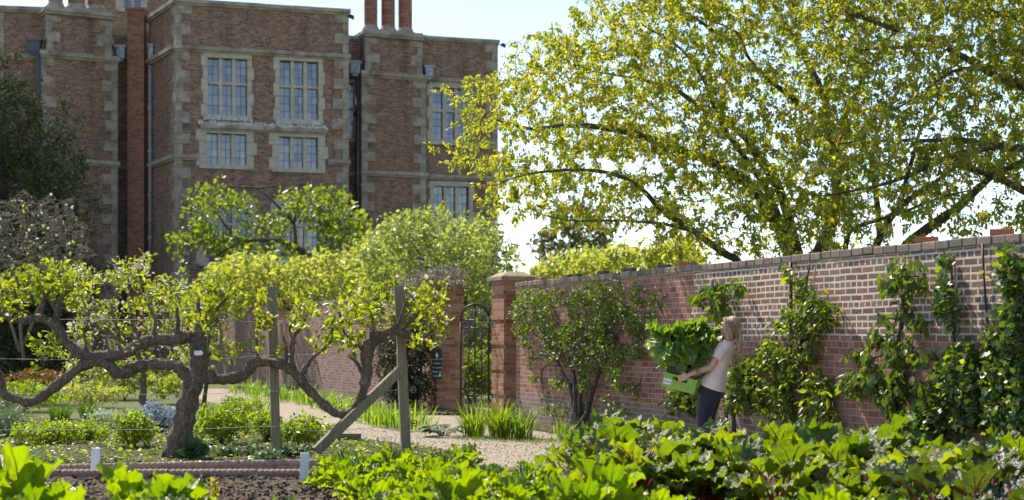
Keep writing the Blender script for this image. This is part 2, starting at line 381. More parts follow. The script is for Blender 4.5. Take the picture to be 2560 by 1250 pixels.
M_soil = ground_mat('garden_soil', (.07, .05, .036), (.21, .16, .12), (.12, .09, .065), 1.5, 22, 1.0, .2, .06)
M_bed = ground_mat('weedy_bed_soil', (.09, .075, .045), (.19, .17, .10), (.10, .13, .04), 1.2, 26, 1.0, .2, .05)
M_rope = plain('terracotta_rope_edging', (.3, .2, .155), .9, .3, 14, .4, bscale=60)
# ------------------------------------------------------------------ ground, beds, paths
def sheet(name, pts, z, mat, h=None):
    bm = bmesh.new(); vs = [bm.verts.new((p[0], p[1], z)) for p in pts]; bm.faces.new(vs)
    bmesh.ops.recalc_face_normals(bm, faces=bm.faces[:])
    if bm.faces[0].normal.z < 0: bmesh.ops.reverse_faces(bm, faces=bm.faces[:])
    if h:
        r = bmesh.ops.extrude_face_region(bm, geom=bm.faces[:]); 
        for v in [x for x in r['geom'] if isinstance(x, bmesh.types.BMVert)]: v.co.z -= h
        bmesh.ops.recalc_face_normals(bm, faces=bm.faces[:])
    me = bpy.data.meshes.new(name); bm.to_mesh(me); bm.free(); me.materials.append(mat)
    o = link(name, me); return tag(o, kind='structure')
tag(sheet('ground', [(-1500, -60), (1500, -60), (1500, 3000), (-1500, 3000)], 0, M_ground), kind='structure')
def wallXZ(Y, off=0.0): return ((1-off*.10644)-.0364583*Y)/.1                 # x of the garden wall face at distance Y
sheet('gravel_path', [(-20, 14.9), (7.0, 14.9), (7.0, 8.5), (wallXZ(8.5, .1), 8.5), (wallXZ(27.6, .1), 27.6), (.9, 28), (.5, 36), (-.7, 36), (wallXZ(29.5, .8), 29.5), (wallXZ(45, 1.6), 45), (wallXZ(45, 3.6), 45), (-3.6, 25.5), (-8, 20.5), (-20, 20)], .004, M_gravel)
def grid_bed(name, poly, z, mat, nx, amp, seed):
    """A dug bed: a subdivided sheet with clods, sunk at its rim."""
    poly = np.asarray(poly, float); lo, hi = poly.min(0), poly.max(0); ny = max(2, int(nx*(hi[1]-lo[1])/(hi[0]-lo[0])))
    X, Y = np.meshgrid(np.linspace(lo[0], hi[0], nx), np.linspace(lo[1], hi[1], ny)); ins = in_poly(X.ravel(), Y.ravel(), poly).reshape(X.shape)
    r = np.random.default_rng(seed); Z = z+amp*r.random(X.shape)*ins; Z = np.where(ins, Z, -.05)
    idx = np.arange(X.size).reshape(X.shape); q = np.stack([idx[:-1, :-1], idx[:-1, 1:], idx[1:, 1:], idx[1:, :-1]], -1).reshape(-1, 4)
    k = ins.ravel()[q].any(1); g = Geo(); g.add(np.stack([X, Y, Z], -1).reshape(-1, 3), q[k])
    return tag(obj(name, g, mat, smooth=True), kind='structure')
BED_A = [(-20, 16.45), (-4.6, 16.5), (-2.6, 17.05), (-.55, 17.55), (-.55, 18.9), (-1.2, 20.2), (-2.3, 21.8), (-2.9, 25.3), (-8, 27), (-20, 30)]
BED_B = [(-20, 6), (7, 6), (4.7, 13.6), (3.4, 16.1), (1.2, 15.9), (-1.9, 15.5), (-20, 15.45)]
grid_bed('flower_bed_soil', BED_A, .02, M_bed, 420, .05, 1)
grid_bed('vegetable_bed_soil', BED_B, .02, M_soil, 420, .07, 2)
WB = [(wallXZ(y, -.05), y) for y in (8.5, 12, 16, 20, 24, 26.9)]+[(wallXZ(y, .75), y) for y in (26.9, 24, 20, 16, 12, 8.5)]
grid_bed('wall_bed_soil', WB, .02, M_bed, 200, .04, 3)
WB2 = [(wallXZ(y, -.05), y) for y in (29.2, 36, 46)]+[(wallXZ(y, 1.5), y) for y in (46, 36, 29.2)]
grid_bed('border_soil', WB2, .02, M_bed, 150, .04, 4)

# ------------------------------------------------------------------ the mansion
house = empty('mansion', ((-13.55), 62, 0), 0, 'large red brick country mansion with pale stone mullioned windows, quoins and tall chimneys', 'mansion')
ZT, ZC, ZS = 15.06, 13.24, 8.85
class Facade:
    def __init__(s, pa, za, pb, zb):
        s.A = np.array([(pa-HX)/F*za, za]); B = np.array([(pb-HX)/F*zb, zb]); d = B-s.A; s.L = np.linalg.norm(d); s.u = d/s.L; s.rot = math.atan2(d[1], d[0])
    def t(s, px): d = np.array([(px-HX)/F, 1.0]); cr = lambda a, b: a[0]*b[1]-a[1]*b[0]; return -cr(s.A, d)/cr(s.u, d)
    def z(s, px, py): return H+(HY-py)/F*(s.A[1]+s.t(px)*s.u[1])
    def put(s, name, g, mat, parent=house, bevel=0.0, smooth=False): return obj(name, g, mat, parent, smooth, loc=(s.A[0], s.A[1], 0), rotz=s.rot, bevel=bevel)
    def wall(s, holes, z0, z1, mat, t0=0.0, t1=None, y=0.0, name='wall', ret=.0):
        t1 = s.L if t1 is None else t1
        xs = sorted({t0, t1, *[h[0] for h in holes], *[h[2] for h in holes]}); zs = sorted({z0, z1, *[h[1] for h in holes], *[h[3] for h in holes]}); g = Geo()
        for a, b in zip(xs[:-1], xs[1:]):
            for c, d in zip(zs[:-1], zs[1:]):
                if any(h[0]-1e-6 <= a and b <= h[2]+1e-6 and h[1]-1e-6 <= c and d <= h[3]+1e-6 for h in holes): continue
                g.add([(a, y, c), (b, y, c), (b, y, d), (a, y, d)], [[0, 1, 2, 3]])
        for a, c, b, d in holes:
            r = y+.3
            g.add([(a,y,c),(b,y,c),(b,y,d),(a,y,d),(a,r,c),(b,r,c),(b,r,d),(a,r,d)], [[0,4,5,1],[1,5,6,2],[2,6,7,3],[3,7,4,0]])
        if ret: g.add([(t0,y,z0),(t0,y,z1),(t0,y+ret,z1),(t0,y+ret,z0),(t1,y,z0),(t1,y,z1),(t1,y+ret,z1),(t1,y+ret,z0)], [[0,1,2,3],[4,7,6,5]])
        return s.put(name, g, mat)
    def band(s, z, h, d, name, mat, t0=-.1, t1=None, y=0.0, ends=.12):
        t1 = s.L+.1 if t1 is None else t1; g = Geo(); L = t1-t0; n = max(1, int(L/1.1)); e = np.linspace(t0, t1, n+1)
        for a, b in zip(e[:-1], e[1:]): box(g, ((a+b)/2, y-d/2+.05, z+RNG.normal()*.004), (b-a-.012, d+.1, h))
        g2 = Geo(); box(g, ((t0+t1)/2, y-d*.3+.05, z-h*.75), (L-.06, d*.4+.1, h*.5)); return s.put(name, g, mat)
    def quoin(s, t, sgn, z0, z1, mat=None, y=0.0, long=.58, short=.24, p=.035, side=0.0):
        g = Geo(); z = z0; k = 0
        while z < z1-.1:
            h = min(.44 if k % 2 else .40, z1-z); wd = (long if k % 2 else short)*(1+.08*RNG.normal())
            a, b = (t-.03, t+wd) if sgn > 0 else (t-wd, t+.03)
            box(g, ((a+b)/2, y-p/2+.11, z+h/2), (b-a, p+.22, h-.015)); z += h; k += 1
        return s.put('corner_stonework', g, M_stone)
    def window(s, x0, y0, x1, y1, n=3, transom=None, sill=True, jamb=.19, pxref=None):
        m = (x0+x1)/2; a, b = s.t(x0), s.t(x1); z1, z0 = s.z(m, y0), s.z(m, y1); fr = Geo(); panes = []; ld = Geo()
        d = .16
        # stone surround with uneven tails
        z = z0-.1; k = 0
        while z < z1+.12:
            h = min(.52, z1+.14-z)
            for sg in (-1, 1):
                wd = jamb*(1.0 if (k+(sg > 0)) % 2 else 1.4); e = a if sg < 0 else b
                box(fr, (e+sg*wd/2, .1-.012, z+h/2), (wd, .22, h-.012))
            z += h; k += 1
        box(fr, ((a+b)/2, .09, z1+.11), (b-a+2*jamb, .26, .22)); box(fr, ((a+b)/2, .06, z0-.09), (b-a+2*jamb, .30, .18))
        wl_ = (b-a)/n; mu = .15
        for i in range(1, n): box(fr, (a+i*wl_, .16, (z0+z1)/2), (mu, .16, z1-z0))
        rows = [(z0, z1)]
        if transom: zt = s.z(m, transom); box(fr, ((a+b)/2, .165, zt), (b-a, .15, .12)); rows = [(z0, zt-.06), (zt+.06, z1)]
        box(ld, ((a+b)/2, .26, (z0+z1)/2), (b-a+.1, .02, z1-z0+.1))
        for i in range(n):
            xa = a+i*wl_+(mu/2 if i else 0); xb = a+(i+1)*wl_-(mu/2 if i < n-1 else 0)
            for za, zb in rows:
                gl = Geo(); panes.append(gl); nc, nr = 2, max(2, round((zb-za)/.36)); cx = (xb-xa)/nc; cz = (zb-za)/nr
                for ic in range(nc):
                    for ir in range(nr):
                        xm, zm = xa+(ic+.5)*cx, za+(ir+.5)*cz; hx, hz = cx/2-.011, cz/2-.011; tl, tz = RNG.normal()*.004, RNG.normal()*.004
                        v = [(xm+i_*hx, .238+tl*i_*hx*3+tz*j_*hz*3, zm+j_*hz) for i_, j_ in ((-1,-1),(1,-1),(1,1),(-1,1))]
                        gl.add(v, [[0, 1, 2, 3]])
        wo = s.put('window', fr, M_mullion, bevel=.012); s.put('leading', ld, M_lead, wo)
        for gl in panes: s.put('pane', gl, M_glass, wo)
        if sill:
            sg = Geo()
            for i in range(40):
                x = a-.1+(b-a+.2)*RNG.random(); hgt = .05+.12*RNG.random(); box(sg, (x, -.03-.05*RNG.random(), z0-.2+hgt/2-.03), (.1+.16*RNG.random(), .16, hgt), rz(RNG.normal()*.3) @ ry(RNG.normal()*.2))
            s.put('sill', sg, M_lichen, wo)
        return (a-.02, z0-.02, b+.02, z1+.02)
    def px(s, x0, y0, x1, y1): m = (x0+x1)/2; return (s.t(x0)-.02, s.z(m, y1)-.02, s.t(x1)+.02, s.z(m, y0)+.02)
bay = Facade(440, 62, 870, 64.1)
hs = [bay.window(519, 146, 618, 288, 3, 208), bay.window(699, 153, 796, 298, 3, 216), bay.window(516, 334, 616, 412, 3, None, False, .3), bay.window(698, 343, 795, 421, 3, None, False, .3),
      bay.window(516, 508, 620, 655, 3, 560, False, .3), bay.window(702, 512, 797, 660, 3, 565, False, .3)]
bay.wall(hs, 0, ZT, M_house, ret=.02)
bay.band(ZT+.06, .16, .16, 'coping', M_stone); bay.band(ZC, .16, .2, 'cornice', M_stone); bay.band(ZS, .16, .16, 'string_course', M_stone, -.1, bay.t(497)); bay.band(ZS, .16, .16, 'string_course', M_stone, bay.t(818), None)
bay.band(bay.z(650, 322), .15, .2, 'hood_mould', M_stone, bay.t(499), bay.t(817))
gs = Geo()
for k in range(120):
    q = RNG.random(); x = bay.t(500)+(bay.t(815)-bay.t(500))*q; box(gs, (x, -.08-.06*RNG.random(), bay.z(650, 322)+.1+.06*RNG.random()), (.12+.15*RNG.random(), .15, .04+.13*RNG.random()), ry(RNG.normal()*.25))
bay.put('lichen_ledge', gs, M_lichen)
for z0, z1 in ((0, ZS-.1), (ZS+.1, ZC-.12), (ZC+.12, ZT)): bay.quoin(0, 1, z0, z1); bay.quoin(bay.L, -1, z0, z1)
ret = Facade(372, 65.6, 440, 62)
ret.wall([], 0, ZT, M_house); ret.band(ZT+.06, .16, .16, 'coping', M_stone, -.1, ret.L); ret.band(ZC, .16, .2, 'cornice', M_stone, -.1, ret.L); ret.band(ZS, .16, .16, 'string_course', M_stone, -.1, ret.L)
for z0, z1 in ((0, ZS-.1), (ZS+.1, ZC-.12), (ZC+.12, ZT)): ret.quoin(ret.L, -1, z0, z1, long=.5, short=.2)
rec = Facade(285, 65.9, 385, 65.9); rec.wall([], 0, 14.5, M_house); rec.band(14.55, .2, .15, 'coping', M_stone); rec.band(ZC, .14, .12, 'cornice', M_stone); rec.band(ZS, .14, .12, 'string_course', M_stone)
flue = Facade(318, 65.2, 360, 65.2); flue.wall([], 0, flue.z(340, 26), M_house_red, ret=.6, name='flue')
gg = Geo(); zf = flue.z(340, 26); box(gg, (flue.L/2, .3, zf+.06), (flue.L+.16, .76, .12)); box(gg, (flue.L/2, .3, zf-.04), (flue.L+.06, .66, .1)); flue.put('flue_cap', gg, M_house_red)
lw = Facade(-140, 63.4, 118, 64.2); lw.wall([], 0, ZT+.1, M_house); lw.band(ZT+.16, .16, .16, 'coping', M_stone); lw.band(ZC, .16, .16, 'cornice', M_stone); lw.band(ZS, .16, .16, 'string_course', M_stone)
lw.quoin(lw.t(8), -1, ZC+.12, ZT); lw.quoin(lw.t(8), -1, ZS, ZC-.1)
def pier(pa, za, pb, zb, sa, sb, shafts, dep):
    f = Facade(pa, za, pb, zb); f.wall([], 0, ZC, M_house, ret=dep); f.band(ZC, .18, .2, 'cornice', M_stone); f.band(ZS, .16, .18, 'string_course', M_stone)
    for z0, z1 in ((0, ZS-.1), (ZS+.1, ZC-.12)): f.quoin(0, 1, z0, z1); f.quoin(f.L, -1, z0, z1)
    t0, t1 = f.t(sa), f.t(sb); f.wall([], ZC+.05, ZT-.1, M_house, t0, t1, .08, 'stack', dep); f.quoin(t0, 1, ZC+.1, ZT-.2, y=.08); f.quoin(t1, -1, ZC+.1, ZT-.2, y=.08)
    g = Geo()                                                     # sloped shoulders and cap
    for t, sg in ((t0, -1), (t1, 1)): g.add([(t, .05, ZC+.09), (t+sg*.26, .05, ZC+.09), (t+sg*.02, .05, ZC+.75), (t, .4, ZC+.09), (t+sg*.26, .4, ZC+.09), (t+sg*.02, .4, ZC+.75)], [[0,1,4,3],[1,2,5,4],[2,0,3,5],[0,2,1,0],[3,4,5,3]])
    box(g, ((t0+t1)/2, dep/2, ZT), (t1-t0+.3, dep+.3, .14)); box(g, ((t0+t1)/2, dep/2, ZT-.12), (t1-t0+.16, dep+.16, .12)); box(g, ((t0+t1)/2, dep/2, ZT+.11), (t1-t0+.05, dep+.05, .1)); f.put('stack_cap', g, M_stone)
    for a, b in shafts:
        xa, xb = f.t(a), f.t(b); r = (xb-xa)/2; c = (xa+xb)/2; s1 = Geo(); n = 20
        prof = [(r*1.3, .16), (r*1.3, .24), (r*1.12, .32), (r, .42), (r, 3.6), (r*1.2, 3.75), (r*1.2, 4.0)]
        v = np.array([[c+q*math.cos(2*math.pi*k/n), .45+q*math.sin(2*math.pi*k/n), ZT+z] for q, z in prof for k in range(n)])
        quad = lambda i: [[i*n+k, i*n+(k+1) % n, (i+1)*n+(k+1) % n, (i+1)*n+k] for k in range(n)]
        s1.add(v[3*n:], (np.array(sum([quad(i) for i in range(3, 6)], []))-3*n)); sh = f.put('chimney_shaft', s1, M_house_red, smooth=True)
        s2 = Geo(); s2.add(v[:4*n], sum([quad(i) for i in range(0, 3)], [])); f.put('shaft_base', s2, M_stone, sh, smooth=True)
    return f
pl = pier(103, 63.2, 292, 64.7, 118, 279, [(127, 163), (176, 218), (226, 268)], 1.6)
pr = pier(905, 68.0, 1063, 69.2, 915, 1056, [(919, 951), (962, 995), (1005, 1038)], 1.5)
rr = Facade(840, 68.7, 920, 68.9); h7 = rr.window(871, 208, 884, 345, 1, 270, False, .12); rr.wall([h7], 0, 14.9, M_house); rr.band(14.95, .15, .15, 'coping', M_stone); rr.band(ZC, .15, .14, 'cornice', M_stone); rr.band(ZS, .15, .14, 'string_course', M_stone)
rw = Facade(1050, 69.5, 1243, 70.6)
h5 = rw.window(1082, 220, 1171, 350, 3, 277, True, .2); h6 = rw.window(1085, 466, 1172, 580, 3, 530, False, .2)
rw.wall([h5, h6], 0, ZT, M_house, ret=.05); rw.band(ZT+.06, .14, .14, 'coping', M_stone); rw.band(ZC, .15, .16, 'cornice', M_stone); rw.band(ZS, .15, .16, 'string_course', M_stone)
for z0, z1 in ((0, ZS-.1), (ZS+.1, ZC-.12), (ZC+.12, ZT)): rw.quoin(rw.L, -1, z0, z1)
gg = Geo(); gg.add([(rw.L, 0, 0), (rw.L, 0, ZT), (rw.L, 9, ZT), (rw.L, 9, 0)], [[0, 1, 2, 3]]); rw.put('wall', gg, M_house)
gg = Geo(); gg.add([(bay.L, 0, 0), (bay.L, 0, ZT), (bay.L, 5.5, ZT), (bay.L, 5.5, 0)], [[0, 1, 2, 3]]); bay.put('wall', gg, M_house)
tur = Facade(258, 76, 470, 77); ht = tur.window(311, -40, 352, 22, 2, None, False, .3); tur.wall([ht], 12, 19, M_house_buff); tur.put('turret_side', (lambda g: (g.add([(-1.2, 1.2, 12), (0, 0, 12), (0, 0, 19), (-1.2, 1.2, 19)], [[0, 1, 2, 3]]), g)[1])(Geo()), M_cream)
g = Geo(); g.add([(-26, 64.6, 13.6), (-13.6, 66, 13.6), (-6.8, 69, 13.6), (-.8, 71, 13.6), (-3, 85, 13.6), (-26, 85, 13.6)], [[0, 1, 4, 5], [1, 2, 3, 4]]); obj('roof', g, M_lead, house)
def pipe(px0, y0, y1, Z, r, mat, name):
    g = Geo(); a, b = P(px0, y0, Z), P(px0-4, y1, Z); b[0] = a[0]; tube(g, [a, (a+b)/2, b], r, 8)
    for k in range(1, 5): q = a+(b-a)*k/5; box(g, q+np.array([0, .03, 0]), (r*3.4, r*2, .12))
    return obj(name, g, mat, house, True)
pipe(375, 165, 700, 64.9, .055, M_leadpipe, 'drainpipe'); pipe(893, 196, 640, 67.6, .09, M_black, 'drainpipe'); pipe(97, 125, 500, 63.1, .08, M_lead, 'drainpipe')
for x, y, wd, hh, Z in ((88, 116, 32, 30, 63.3), (303, 132, 24, 30, 65.3), (379, 132, 14, 36, 64.9), (888, 170, 26, 28, 67.8), (1074, 180, 22, 26, 69.1)):
    g = Geo(); s = Z/F; c = P(x, y, Z); box(g, c, (wd*s*.85, .3, hh*s)); box(g, c+np.array([0, 0, hh*s*.5]), (wd*s*1.15, .36, .1)); box(g, c-np.array([0, 0, hh*s*.62]), (wd*s*.5, .2, hh*s*.25)); obj('hopper_head', g, M_leadpipe if x != 88 else M_lead, house, bevel=.01)
for (x, y, Z, lb) in ((879, 42, 64.1, 'small dark floodlight bracketed off the parapet corner of the projecting bay'), (1259, 113, 70.5, 'small dark floodlight on the far right parapet corner of the mansion')):
    c = P(x, y, Z); t = empty('floodlight', c, 0, lb, 'floodlight'); g = Geo(); R = ry(.45); box(g, c, (.26, .22, .16), R, 0, .7); obj('lamp_body', g, M_black, t, bevel=.01)
    g = Geo(); tube(g, [c+np.array([-.42, .1, -.02]), c+np.array([-.2, .05, .05]), c], .025, 6); obj('bracket', g, M_black, t)

# ------------------------------------------------------------------ garden wall, piers, gate
WT = 2.45
def wall_run(name, pxa, pxb, top, mat, label, depth=.34, ext=0.0):
    a = W(pxa, HY); b = W(pxb, HY); a[2] = b[2] = 0; L = np.linalg.norm(b-a)+ext; rot = math.atan2(WD[1], WD[0])
    t = empty(name, a, rot, label, 'brick wall'); g = Geo()
    nx = int(L/.5); 
    box(g, (L/2, depth/2, (top-.092)/2), (L, depth, top-.092)); wo = link('brickwork', g.mesh('brickwork', mat), None, a, rot); setparent(wo, t)
    g = Geo(); x = 0.0; k = 0
    while x < L-.05:
        wd = min(.218*(1+.05*RNG.normal()), L-x); box(g, (x+wd/2, depth/2+RNG.normal()*.004-.004, top-.044+RNG.normal()*.004+.006*math.sin(x*1.3)+.004*math.sin(x*3.1)), (wd-.010, depth+.03, .088)); x += wd
    cp = link('coping', g.mesh('coping', M_coping), None, a, rot); setparent(cp, t); b_ = cp.modifiers.new('bevel', 'BEVEL'); b_.width = .012; b_.segments = 2
    g = Geo(); box(g, (L/2, depth/2, top-.091), (L-.01, depth+.012, .014)); mo = link('mortar_bed', g.mesh('mortar_bed', M_mortar), None, a, rot); setparent(mo, t)
    return t, L
N_ = NT('coping_brick'); rnd = N_.n('NewGeometry').outputs['Random Per Island']; cc = N_.ramp(rnd, [(0, (.17, .13, .11)), (.6, (.26, .205, .175)), (.85, (.24, .14, .11)), (1, (.33, .27, .23))])
cc = N_.mix(N_.ramp(N_.noise(9, N_.coord(), 5, .7), [(.4, 0.), (.7, .6)]), cc, (.09, .085, .07)); N_.l(cc, N_.b.inputs['Base Color']); N_.setb(Roughness=.95); N_.l(N_.bump(N_.noise(60, N_.coord(), 5), .5, .01), N_.b.inputs['Normal']); M_coping = N_.m
M_mortar = plain('mossy_mortar', (.40, .33, .18), .95, .4, 8, .4)
wall_run('garden_wall', 1290, 2560, WT, M_wall, 'old brick garden wall right of the iron gate, trained plants against it', ext=3.5)
wall_run('garden_wall', 440, 1088, WT+.02, M_wall2, 'pinkish brick garden wall left of the iron gate running back to the mansion')
def add_pier(px, lab, wd, top, recess, capmat, dep=.52):
    c = W(px, HY); c[2] = 0; rot = math.atan2(WD[1], WD[0]); t = empty('gate_pier', c, rot, lab, 'gate pier'); g = Geo(); z = 0.0
    while z < top-.01:
        h = min(.075*5, top-z); box(g, (wd/2, dep/2-.13, z+h/2), (wd, dep, h)); z += h
        if recess and z < top-.3: box(g, (wd/2, dep/2-.13, z+.0375), (wd-.1, dep-.1, .075)); z += .075
    o = link('brickwork', g.mesh('brickwork', M_pier), None, c, rot); setparent(o, t)
    g = Geo(); box(g, (wd/2, dep/2-.13, top+.04), (wd+.14, dep+.14, .08)); box(g, (wd/2, dep/2-.13, top+.122), (wd+.1, dep+.1, .085), None, 0, .5)
    o = link('capstone', g.mesh('capstone', capmat), None, c, rot); setparent(o, t); b = o.modifiers.new('bevel', 'BEVEL'); b.width = .012; b.segments = 2
    return t
add_pier(1246, 'brick gate pier with pyramid stone cap, joined to the right garden wall', .66, 2.5, True, M_capstone)
add_pier(1084, 'orange brick gate pier left of the iron gate, half hidden by climber', .62, 2.5, True, M_capstone, .60)
# iron gate: hung at the right face of the left pier, swung so that both leaves are seen in the opening
gt = empty('iron_gate', PG(1200, 1040), 0, 'black wrought iron garden gate with arched top between the two brick piers', 'gate')
g0 = W(1156, HY, .02); g1 = W(1258, HY, .0); Lg = 1.0
def gpt(px, py, Z=28.2): return P(px, py, Z)
def bar(g, pts, r, n=6): tube(g, [gpt(*p) if len(p) == 2 else p for p in pts], r, n)
def arc(cx, cy, r, rY, a0, a1, n=14): return [(cx+r*math.cos(a), cy-rY*math.sin(a)) for a in np.linspace(a0, a1, n)]
g = Geo(); bar(g, [(1152, 1052), (1152, 950), (1152, 805)], .024); bar(g, [(1222, 1052), (1222, 900), (1222, 785)], .024); bar(g, [(1152, 806)]+arc(1187, 797, 35, 36, math.pi, 0)+[(1222, 786)], .022); bar(g, arc(1264, 790, 42, 46, math.pi*.98, math.pi*.42), .022); bar(g, [(1262, 1052), (1262, 760)], .02)
for y in (800, 820, 973, 987): bar(g, [(1152, y), (1262, y)], .011)
obj('gate_frame', g, M_black, gt, True)
g = Geo()
for x in (1187, 1172, 1204, 1238, 1250): bar(g, [(x, 1050), (x, 900), (x, 764 if x == 1187 else 800)], .011 if x != 1187 else .016)
obj('upright_bars', g, M_black, gt, True)
g = Geo()
def scroll(cx, cy, r, d=1, a0=0.0): bar(g, [(cx+d*r*(1-k/26)*math.cos(a0+k*.42), cy-r*(1-k/26)*math.sin(a0+k*.42)) for k in range(22)], .0085, 5)
for x in (1170, 1204, 1238, 1252):
    for y in (810, 845, 889, 922, 955, 980, 1008): scroll(x, y, 8 if y != 980 else 6, 1 if x < 1187 else -1, y*.7)
for k in range(7):
    a = math.pi*(.2+.1*k); bar(g, [(1187, 790), (1187+22*math.cos(a), 790-22*math.sin(a))], .006, 4); bar(g, [(1187, 855), (1187+20*math.cos(a), 870-20*math.sin(a)+16)], .006, 4)
obj('scrollwork', g, M_black, gt, True)

# loose bricks lying along the coping
M_loose = plain('loose_red_brick', (.36, .12, .06), .9, .25, 25, .4); M_loose2 = plain('dark_loose_brick', (.09, .075, .062), .95, .3, 25, .4)
for i, (px, ang, m, lab, n) in enumerate([(1720, .5, M_loose, 'orange-red loose brick on the wall coping above the carrying woman', 1), (2318, .62, M_loose, 'orange-red loose brick on the coping between two branches of the tree', 1), (2505, .62, M_loose, 'loose red brick at the far right end of the coping', 1),
        (1660, .1, M_loose2, 'dark loose brick on the coping just left of the red one', 1), (1575, .1, M_loose2, 'lone dark loose brick on the coping above the fan-trained tree', 1), (1508, .1, M_loose2, 'dark tilted loose brick on the coping nearer the gate', 1), (1442, .05, M_loose2, 'right one of two dark loose bricks side by side on the coping', 1), (1418, .05, M_loose2, 'left one of two dark loose bricks side by side on the coping', 1), (1352, .1, M_loose, 'reddish loose brick on the coping beside the gate pier', 1)]):
    c = W(px, HY, -.17); c[2] = WT+.034; g = Geo(); box(g, (0, 0, 0), (.225, .105, .066)); o = obj('loose_brick', g, m, loc=c, rotz=math.atan2(WD[1], WD[0])+ang*1.4, bevel=.004); tag(o, lab, 'brick', 'loose bricks along the wall coping')
# slate sign on the left pier
def text_mesh(name, body, size, mat, shear=.2, ext=.001):
    cu = bpy.data.curves.new(name, 'FONT'); cu.body = body; cu.size = size; cu.align_x = 'CENTER'; cu.align_y = 'CENTER'; cu.shear = shear; cu.extrude = ext
    o = bpy.data.objects.new(name, cu); C.objects.link(o); dg = bpy.context.evaluated_depsgraph_get(); me = bpy.data.meshes.new_from_object(o.evaluated_get(dg)); bpy.data.objects.remove(o); me.name = name
    me.materials.clear(); me.materials.append(mat); return me
M_slate = plain('sign_slate', (.02, .021, .024), .5, .2, 20); M_chalk = plain('white_lettering', (.75, .75, .75), .7, .05, 20)
sc_ = P(1093, 910, 31.0); sg = empty('slate_sign', sc_, 0, 'tall black slate sign with white writing and an arrow on the left gate pier', 'sign'); rot = -.55
R_ = rz(rot)
g = Geo(); box(g, (0, 0, 0), (.235, .02, .62)); link('board', g.mesh('board', M_slate), sg, sc_, rot)
for k, (tx, sz) in enumerate((('To enjoy the', .05), ('Garden', .055), ('The entrance', .05), ('Restaurant', .05), ('thank you', .045))):
    o = link('lettering', text_mesh('lettering', tx, sz, M_chalk), None, sc_+R_ @ np.array([0, -.013, .10-.085*k])); o.rotation_euler = (math.pi/2, 0, rot); setparent(o, sg)
g = Geo(); g.add([(0, -.012, .235), (-.045, -.012, .16), (-.02, -.012, .165), (-.02, -.012, .13), (.02, -.012, .13), (.02, -.012, .165), (.045, -.012, .16)], [[0, 1, 2], [0, 2, 5], [0, 5, 6]]); g.add([(-.02, -.012, .165), (-.02, -.012, .13), (.02, -.012, .13), (.02, -.012, .165)], [[0, 1, 2, 3]]); g.add([(.03, -.012, -.25), (.105, -.012, -.25), (.085, -.012, -.16)], [[0, 1, 2]])
link('arrow', g.mesh('arrow', M_chalk), sg, sc_, rot)
# ------------------------------------------------------------------ posts, wires, edging, markers
def post(pxb, pyb, pxt, pyt, wd, lab, Z):
    a = P(pxb, pyb, Z); a[2] = -.1; b = P(pxt, pyt, Z); t = empty('trellis_post', (a[0], a[1], 0), 0, lab, 'wooden post'); g = Geo(); n = 12
    for i in range(1): pass
    d = b-a; ang = math.atan2(d[0], d[2]); L = np.linalg.norm(d); R = ry(ang) @ rz(.22)
    rows = []
    for k in range(n+1):
        zz = L*k/n; j = .003*RNG.normal(size=(4, 2)); rows.append(np.array([[-wd/2, -wd/2, 0], [wd/2, -wd/2, 0], [wd/2, wd/2, 0], [-wd/2, wd/2, 0]])*(1, 1, 1)+np.hstack([j, np.zeros((4, 1))])+np.array([0, 0, zz]))
    v = np.vstack(rows); q = [[i*4+k, i*4+(k+1) % 4, i*4+4+(k+1) % 4, i*4+4+k] for i in range(n) for k in range(4)]+[[n*4, n*4+1, n*4+2, n*4+3]]
    g.add(v @ R.T+a, q); o = obj('post', g, M_post, t, bevel=.008); return t, a, b
tA, a1_, b1_ = post(691, 1155, 679, 716, .108, 'grey-green wooden post standing right of the old apple trunk', 18.35)
tB, a2_, b2_ = post(1017, 1152, 997, 714, .112, 'wooden end post with diagonal brace and wire strainers', 18.35)
g = Geo(); s0 = P(790, 1128, 17.9); s1 = P(1000, 925, 18.3); d = s1-s0; L = np.linalg.norm(d); ex = d/L; ey = unit(np.cross([0, 0, 1], ex)); ez = np.cross(ex, ey); box(g, (s0+s1)/2, (L, .105, .11), np.stack([ex, ey, ez], 1)); obj('brace', g, M_post, tB, bevel=.008)
for y in (884, 974, 1058):
    c = P(1027+ (y-884)*.035, y, 18.25); g = Geo(); th = np.linspace(0, 2*math.pi*2.2, 30); tube(g, [c+np.array([.012+.035*math.cos(a), -.03+.02*a/6, .035*math.sin(a)]) for a in th], .007, 5); box(g, c+np.array([.0, -.02, 0]), (.05, .03, .02)); obj('wire_strainer', g, M_rust if 'M_rust' in globals() else plain('rusted_metal', (.2, .14, .09), .7, .3, 30), tB, True)
for i, (pts, lab) in enumerate((([(-60, 798), (500, 800), (676, 806), (990, 812)], 'topmost thin wire stretched between the posts'), ([(-60, 896), (450, 902), (684, 888), (1004, 886)], 'second thin wire from the top, crossing the apple trunk'), ([(-60, 984), (450, 986), (687, 978), (1009, 976)], 'third thin wire crossing the apple trunk'), ([(-60, 1075), (450, 1073), (689, 1066), (800, 1078), (1013, 1062)], 'lowest thin wire just above the shrubs'))):
    g = Geo(); tube(g, smooth_path([P(x, y, 18.22) for x, y in pts], 4), .003, 5); tag(obj('trellis_wire', g, M_wire, smooth=True), lab, 'wire', 'trellis wires between the posts')
